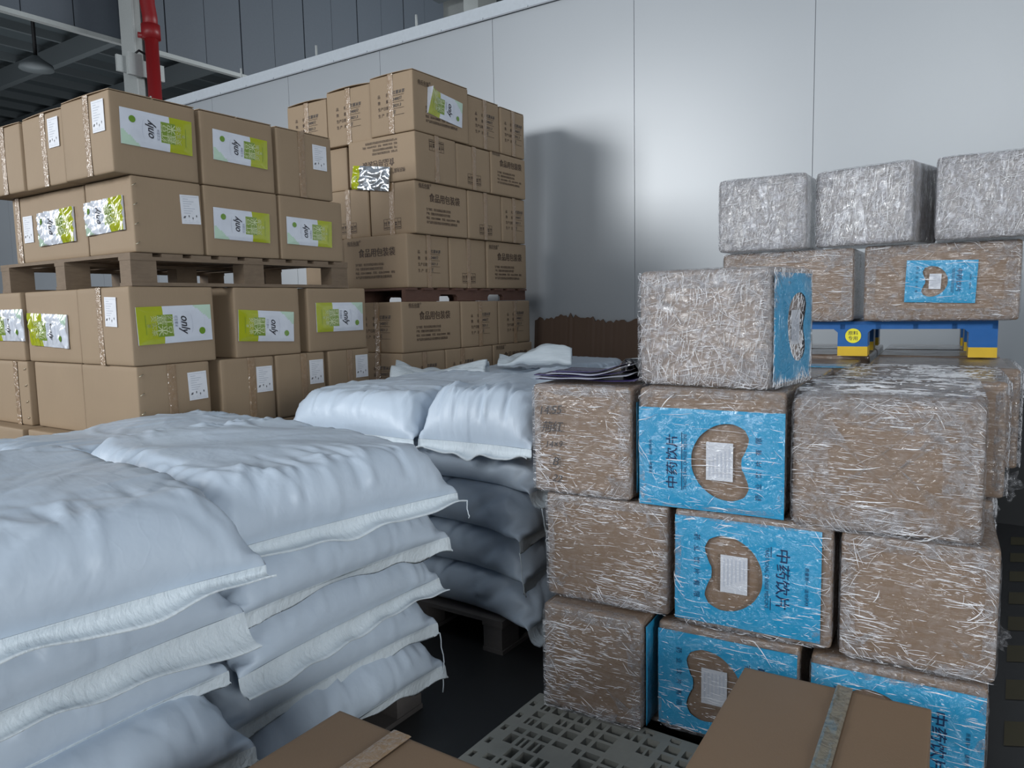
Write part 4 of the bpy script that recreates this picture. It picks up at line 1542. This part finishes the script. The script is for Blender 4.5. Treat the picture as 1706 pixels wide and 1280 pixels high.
def sack_mesh(seed, **kw):
    P, nf, nv = sim_sack(seed=seed, **kw)
    rng = np.random.default_rng(seed + 50)
    Q = upsample(P, True)
    R2, N2 = Q.shape[:2]
    tu = np.roll(Q, -1, 1) - np.roll(Q, 1, 1)
    tv = np.gradient(Q, axis=0)
    n = np.cross(tv, tu)
    n /= np.sqrt((n * n).sum(-1, keepdims=True)) + 1e-9
    a, b = 2 * nf, 2 * (nf + nv)
    Qb = Q[a:b + 1]
    Qb = creases(Qb, n[a:b + 1], rng, kw.get('L', 1.2), kw.get('W', .92), top=kw.get('sag', 0) > 0)
    rb = len(Qb)
    mb = MB()
    mb.add(Qb.reshape(-1, 3), [(i * N2 + j, i * N2 + (j + 1) % N2, (i + 1) * N2 + (j + 1) % N2, (i + 1) * N2 + j) for i in range(rb - 1) for j in range(N2)], 'woven_sack')
    body = mb.mesh('sack_body', True, False)
    fls, tips = [], []
    hN = N2 // 2
    for rows in (list(range(0, a + 1)), list(range(b, R2))):
        F_ = Q[rows][:, :hN + 1].copy()
        m_ = len(rows)
        uu_ = np.linspace(0, 1, hN + 1)
        wave = sum(rng.normal(0, 1) * np.sin(q * 3.1 * uu_ + rng.uniform(0, 6.28)) / (1 + .25 * q) for q in range(1, 12))
        ramp_ = np.linspace(1, 0, m_) if rows[0] == 0 else np.linspace(0, 1, m_)
        F_[..., 2] += .009 * wave[None] * ramp_[:, None]
        F_[..., 0] += .007 * np.roll(wave, 9)[None] * ramp_[:, None] * (1 if rows[0] == 0 else -1)
        mb = MB()
        mb.add(F_.reshape(-1, 3), [(i * (hN + 1) + j, i * (hN + 1) + j + 1, (i + 1) * (hN + 1) + j + 1, (i + 1) * (hN + 1) + j) for i in range(m_ - 1) for j in range(hN)], 'woven_flap')
        # second sheet just below, and the turned-over edge between
        G_2 = F_.copy()
        G_2[..., 2] -= .004
        base = len(mb.v)
        kk = mb.mat('woven_flap')
        mb.add(G_2.reshape(-1, 3), [(i * (hN + 1) + j, (i + 1) * (hN + 1) + j, (i + 1) * (hN + 1) + j + 1, i * (hN + 1) + j + 1) for i in range(m_ - 1) for j in range(hN)], 'woven_flap')
        e = 0 if rows[0] == 0 else m_ - 1
        for j in range(hN):
            mb.f.append((e * (hN + 1) + j, e * (hN + 1) + j + 1, base + e * (hN + 1) + j + 1, base + e * (hN + 1) + j))
            mb.mi.append(kk)
        fls.append(mb.mesh('seam_flap', True, True))
        tips.append((F_[e, 0].copy(), F_[e, hN].copy()))
    return body, fls, tips


SACKS = [sack_mesh(1, T=.165, fl=.013), sack_mesh(2, T=.165, fl=.026), sack_mesh(3, W=.93, L=1.19, T=.165, fl=.012), sack_mesh(4, T=.15, sag=.010, press=6.0, hang=.03), sack_mesh(5, T=.148, sag=.008, W=.96, press=6.0, hang=.03)]
GS = 'white woven sacks'


def thread(parent, tip, ln, seed):
    rng = np.random.default_rng(seed)
    pts = [Vector(tip)]
    for k in range(8):
        pts.append(pts[-1] + Vector((rng.normal(.0015, .003), rng.normal(0, .004), -ln / 8)))
    mb = MB()
    mb.tube(pts, .0022, 'woven_flap', 6)
    link('thread_tail', mb.mesh('thread_tail', True), parent)


def sack(v, x, y, z, rz, lab, sc=(1, 1, 1), flaps_=True, thr=None, group=GS):
    body, fl, tips = SACKS[v]
    o = link('woven_sack', body, None, (x, y, z), R(rz), lab, 'sack', group)
    o.scale = sc
    if flaps_:
        for f in fl:
            link('seam_flap', f, o)
    if thr:
        thread(o, tips[thr[0]][thr[1]], thr[2], v + int(1000 * z))
    return o


HS = 'white woven sack hidden inside the sack piles'
LT = .178
Z0 = .155
names1 = ['white sack at the bottom picture corner, lowest of the nearest column', 'creased white sack second from below in the nearest column', 'middle white sack of the nearest column', 'white sack directly under the nearest broad top sack', 'nearest top sack, a broad flat bluish-white block with a pale hem']
names2 = ['lowest white sack of the right column, its ear nearest the dark floor', 'white sack with a square sewn ear and long thread by the dark gap', 'middle white sack of the right column, ear pointing at the dark gap', 'white sack with a long pale seam flap under the right top sack', 'top sack of the right column with a thread at its bright corner']
par1 = [(1, -2.28, .64, 1), (2, -2.20, .68, -1), (0, -2.26, .66, 182), (1, -2.22, .67, 2), (4, -2.12, .71, -8)]
par2 = [(0, -2.31, 1.62, 2), (2, -2.335, 1.62, -1), (1, -2.285, 1.61, 181), (0, -2.27, 1.63, -3), (3, -2.26, 1.70, -10)]
for k in range(5):
    v, x, y, a = par1[k]
    sack(v, x - .10, y + .06, Z0 + k * LT + .05 + .002 * k, a, names1[k], (1, 1, 1.3 if k == 4 else 1.07))
    v, x, y, a = par2[k]
    e = 0 if 90 < a < 270 else 1
    sack(v, x - .105, y + .055, Z0 + k * LT + .015, a, names2[k], (1, 1, 1.3 if k == 4 else 1.06), thr=(e, (0 if e == 0 else 1), (.10, .22, .03, .02, .05)[k]) if k in (1, 4) else None)
block_pallet((-2.36, .72, 0), 1.0, .82, .195, 'wooden pallet on the floor under the nearest sack column', 'wooden pallets', 'pallet_wood_grey')
block_pallet((-2.36, 1.68, 0), 1.0, .82, .16, 'wooden pallet on the floor under the right sack column', 'wooden pallets', 'pallet_wood_grey')

# the shaded pile behind
names3 = ['bottom shaded sack on the dark pallet, its folded end by the wrapped pile', 'shaded sack with diagonal furrows, second above the dark pallet', 'shaded sack sagging to a point beside the wrapped pile', 'shaded sack directly under the fat bright roll of a sack']
for k in range(4):
    sack((1, 0, 2, 1)[k], -2.33 + (.01, -.005, .01, .0)[k], 3.03, .162 + k * .198, (0, 181, -2, 2)[k], 'woven ' + names3[k], (1, 1, 1.185), thr=((1, 0, .16) if k in (2, 3) else None))
block_pallet((-2.33, 3.03, 0), .98, .84, .155, 'dark wooden pallet in the gap under the shaded sacks', 'wooden pallets', 'pallet_wood_grey')
sack(3, -1.96, 3.15, .958, -88, 'fat bright sack like a roll on the shaded pile, left of the handwriting carton', (.93, .66, 1.6))
sack(4, -2.68, 3.10, .956, -88, 'white sack with a fan of fine creases left of the fat roll', (.93, .88, 1.35))

# far piles towards the wall
far = []
for ci, x in enumerate((-3.10, -2.12)):
    for ri, y in enumerate((4.22, 5.27)):
        block_pallet((x, y, 0), .86, .86, .12, 'wooden pallet hidden under the far sack piles', 'wooden pallets', 'pallet_wood_grey')
        for k in range(6):
            lab = HS
            if k == 5:
                lab = {(0, 0): 'white sack on the far pile at the foot of the middle carton stack', (0, 1): 'white sack on the farthest pile below the brown sheet, on its left', (1, 0): 'white sack on the far pile just behind the folded purple film', (1, 1): 'white sack on the farthest pile below the brown sheet, on its right'}[(ci, ri)]
            sack(3 + (ci + ri) % 2 if k == 5 else (k + ci + 2 * ri) % 3, x, y, .125 + k * .160, 90 + 180 * (k % 2) + rnd.uniform(-2, 2), lab, (.82, .98, 1.12 if k == 5 else .95), k == 5)
# back-left piles below the left carton stack
for ri, y in enumerate((.53, 1.80)):
    block_pallet((-3.28, y, 0), .58, 1.0, .12, 'wooden pallet hidden under the rear left sack piles', 'wooden pallets', 'pallet_wood_grey')
    for k in range(5):
        lab = HS if k < 4 else ('white sack at the left picture edge behind the nearest top sack', 'white sack with a crumpled end in front of the lower left cartons')[ri]
        sack(3 + ri if k == 4 else (k + ri) % 3, -3.28, y, .125 + k * LT, 90 + rnd.uniform(-1, 1) + 180 * (k % 2), lab, (.98, .70, 1.35 if k == 4 else 1.0), k == 4)


def loose_sack(cx, cy, z, w_, d_, hgt, rz, seed, label):
    """an empty sack folded over itself"""
    rng = np.random.default_rng(seed)
    mb = MB()
    nx, ny = 36, 14
    ph = rng.uniform(0, 6.28, 8)
    k = rng.normal(0, 1, (8, 2)) * np.array([12, 22])
    V = []
    for i in range(nx + 1):
        for j in range(ny + 1):
            x, f = w_ * (i / nx - .5), j / ny
            a = f * 3.3
            y = d_ * (.5 - .5 * math.cos(a)) - d_ / 2
            z_ = hgt * abs(math.sin(a)) ** .7 * (.7 + .35 * math.sin(5 * x / w_ + ph[0])) + .020 * sum(math.sin(2.2 * k[q] @ (x, y + f * .3) + ph[q]) for q in range(8)) / 3
            V.append((x, y + .02 * math.sin(9 * x + ph[1]), max(.002, z_)))
    mb.add(V, [(i * (ny + 1) + j, i * (ny + 1) + j + 1, (i + 1) * (ny + 1) + j + 1, (i + 1) * (ny + 1) + j) for i in range(nx) for j in range(ny)], 'woven_flap')
    o = link('empty_sack', mb.mesh('empty_sack', True), None, (cx, cy, z), R(rz), label, 'empty sack')
    s = o.modifiers.new('thickness', 'SOLIDIFY')
    s.thickness = .003


loose_sack(-2.86, 4.55, 1.125, .52, .26, .12, 28, 3, 'bright white empty sack folded over on the far pile below the brown sheet')
loose_sack(-3.06, 3.72, 1.10, .60, .30, .09, 30, 5, 'white folded empty sack at the foot of the middle carton stack')

# ------------------------------------------------------------------ brown sheet leaning on the wall
mb = MB()
rng = np.random.default_rng(4)
n = 90
xs_ = np.linspace(-3.75, -1.5, n)
tz = 1.43 - .05 * ((xs_ + 3.75) / 2.25) + .012 * rng.normal(0, 1, n) + .02 * np.sin(xs_ * 7)
for k in range(n - 1):
    q = [(xs_[k], 5.86, 0), (xs_[k + 1], 5.86, 0), (xs_[k + 1], 5.965, tz[k + 1]), (xs_[k], 5.965, tz[k])]
    q2 = [(a, b + .012, c) for a, b, c in q]
    mb.add(q + q2, [(0, 1, 2, 3), (4, 7, 6, 5), (3, 2, 6, 7), (0, 4, 5, 1)] + ([(0, 3, 7, 4)] if k == 0 else []) + ([(1, 5, 6, 2)] if k == n - 2 else []), 'kraft_dark')
link('cardboard_sheet', mb.mesh('cardboard_sheet'), label='dark brown cardboard sheet with a ragged top edge leaning on the white wall', cat='cardboard sheet')

# ------------------------------------------------------------------ foreground: grey plastic pallet and three plain boxes
GX, GY, GW, GD, GH = -1.40, 1.25, 1.15, .94, .15
gp = link('plastic_pallet', None, None, (GX, GY, 0), R(-1.0), 'grey plastic lattice pallet on the dark floor in front of the wrapped pile', 'pallet')
mb = MB()
t0, t1 = GH - .035, GH
rim = .055


def bar(x0, x1, y0, y1, zz=None):
    mb.box(x0, x1, y0, y1, zz if zz is not None else t0, t1 - rnd.uniform(0, .0008), 'pallet_grey')


bar(.03, GW - .03, 0, .012, .0), bar(.03, GW - .03, GD - .012, GD, .0), bar(0, .012, .03, GD - .03, .0), bar(GW - .012, GW, .03, GD - .03, .0)
for a, b in ((.012, .045), (GD - .045, GD - .012)):
    bar(.03, GW - .03, b - .010 if a < .5 else a, b if a < .5 else a + .010)
for k in range(13):
    x = .03 + k * (GW - .06) / 12
    bar(x - .028, x + .028, 0, .045, GH - .012)
    bar(x - .028, x + .028, GD - .045, GD, GH - .012)
for k in range(11):
    y = .03 + k * (GD - .06) / 10
    bar(0, .045, y - .028, y + .028, GH - .012)
    bar(GW - .045, GW, y - .028, y + .028, GH - .012)
for cx_, cy_, a0 in ((.05, .05, math.pi), (GW - .05, .05, 1.5 * math.pi), (GW - .05, GD - .05, 0), (.05, GD - .05, .5 * math.pi)):
    pts = [(cx_ + .05 * math.cos(a0 + q * math.pi / 16), cy_ + .05 * math.sin(a0 + q * math.pi / 16)) for q in range(9)]
    inn = [(cx_ + .022 * math.cos(a0 + q * math.pi / 16), cy_ + .022 * math.sin(a0 + q * math.pi / 16)) for q in range(9)]
    for q in range(8):
        mb.prism([pts[q], pts[q + 1], inn[q + 1], inn[q]], 'z', 0, GH, 'pallet_grey')
xs2 = [.045, .10, .145, .20, .265, .31, .375, .44, .505, .57, .635, .70, .765, .83, .885, .95, 1.005, 1.05, 1.105]
ys2 = [.045, .10, .145, .21, .27, .32, .385, .45, .50, .55, .615, .68, .73, .79, .84, .895]
for i, x in enumerate(xs2):
    bar(x - (.007 if i % 4 else .014), x + (.007 if i % 4 else .014), .03, GD - .03)
for i, y in enumerate(ys2):
    bar(.03, GW - .03, y - (.007 if i % 4 else .014), y + (.007 if i % 4 else .014))
for i in range(len(xs2) - 1):
    for j in range(len(ys2) - 1):
        hsh = (i * 7 + j * 13 + i * j) % 9
        if hsh in (0, 1):
            bar(xs2[i], xs2[i + 1], ys2[j], ys2[j + 1], GH - .006)
        elif hsh in (2, 3):
            xm = (xs2[i] + xs2[i + 1]) / 2
            bar(xm - .004, xm + .004, ys2[j], ys2[j + 1])
link('lattice_deck', mb.mesh('lattice_deck'), gp)
mb = MB()
for k in range(9):
    mb.box(.02, GW - .02, .03 + k * .115, .075 + k * .115, .02, .03, 'pallet_grey')
link('lower_ribs', mb.mesh('lower_ribs'), gp)
for i in range(3):
    for j in range(3):
        mb = MB()
        x, y = .015 + i * (GW - .16) / 2, .015 + j * (GD - .16) / 2
        mb.box(x, x + .13, y, y + .13, 0, t0, 'pallet_grey')
        link('foot', mb.mesh('foot'), gp)


def plain_box(cx, cy, z, d, rz, label, tape_u=0.0, clear=False, along='y'):
    CSEED[0] += 1
    o = link('cardboard_box', soft_box(*d, .005, 'kraft_cardboard_plain', .003, .0012, CSEED[0]), None, (cx, cy, z), R(rz), label, 'box')
    ln = d[1] if along == 'y' else d[0]
    me = tape_mesh(ln, .040 if clear else .055, CSEED[0], .0025 if clear else .001, 'clear_tape' if clear else 'packing_tape')
    tp = link('packing_tape', me, o, label='clear wrinkled packing tape' if clear else 'brown packing tape')
    on_face(tp, 'T', d, tape_u if along == 'y' else 0, 0 if along == 'y' else tape_u, .005, 0 if along == 'y' else math.pi / 2)
    return o


plain_box(-.355, 1.765, .152, (.46, .56, .37), 3, 'brown box with crinkled clear tape in front of the wrapped pile', .03, True)
plain_box(-1.15, 1.0, .0, (.45, .47, .545), 0, 'brown box with brown tape at the bottom edge beside the white sacks', -.015, False, 'y')
plain_box(-.70, .90, .0, (.36, .36, .47), -14, 'brown box just peeking over the bottom edge by the plastic pallet', 0, False)
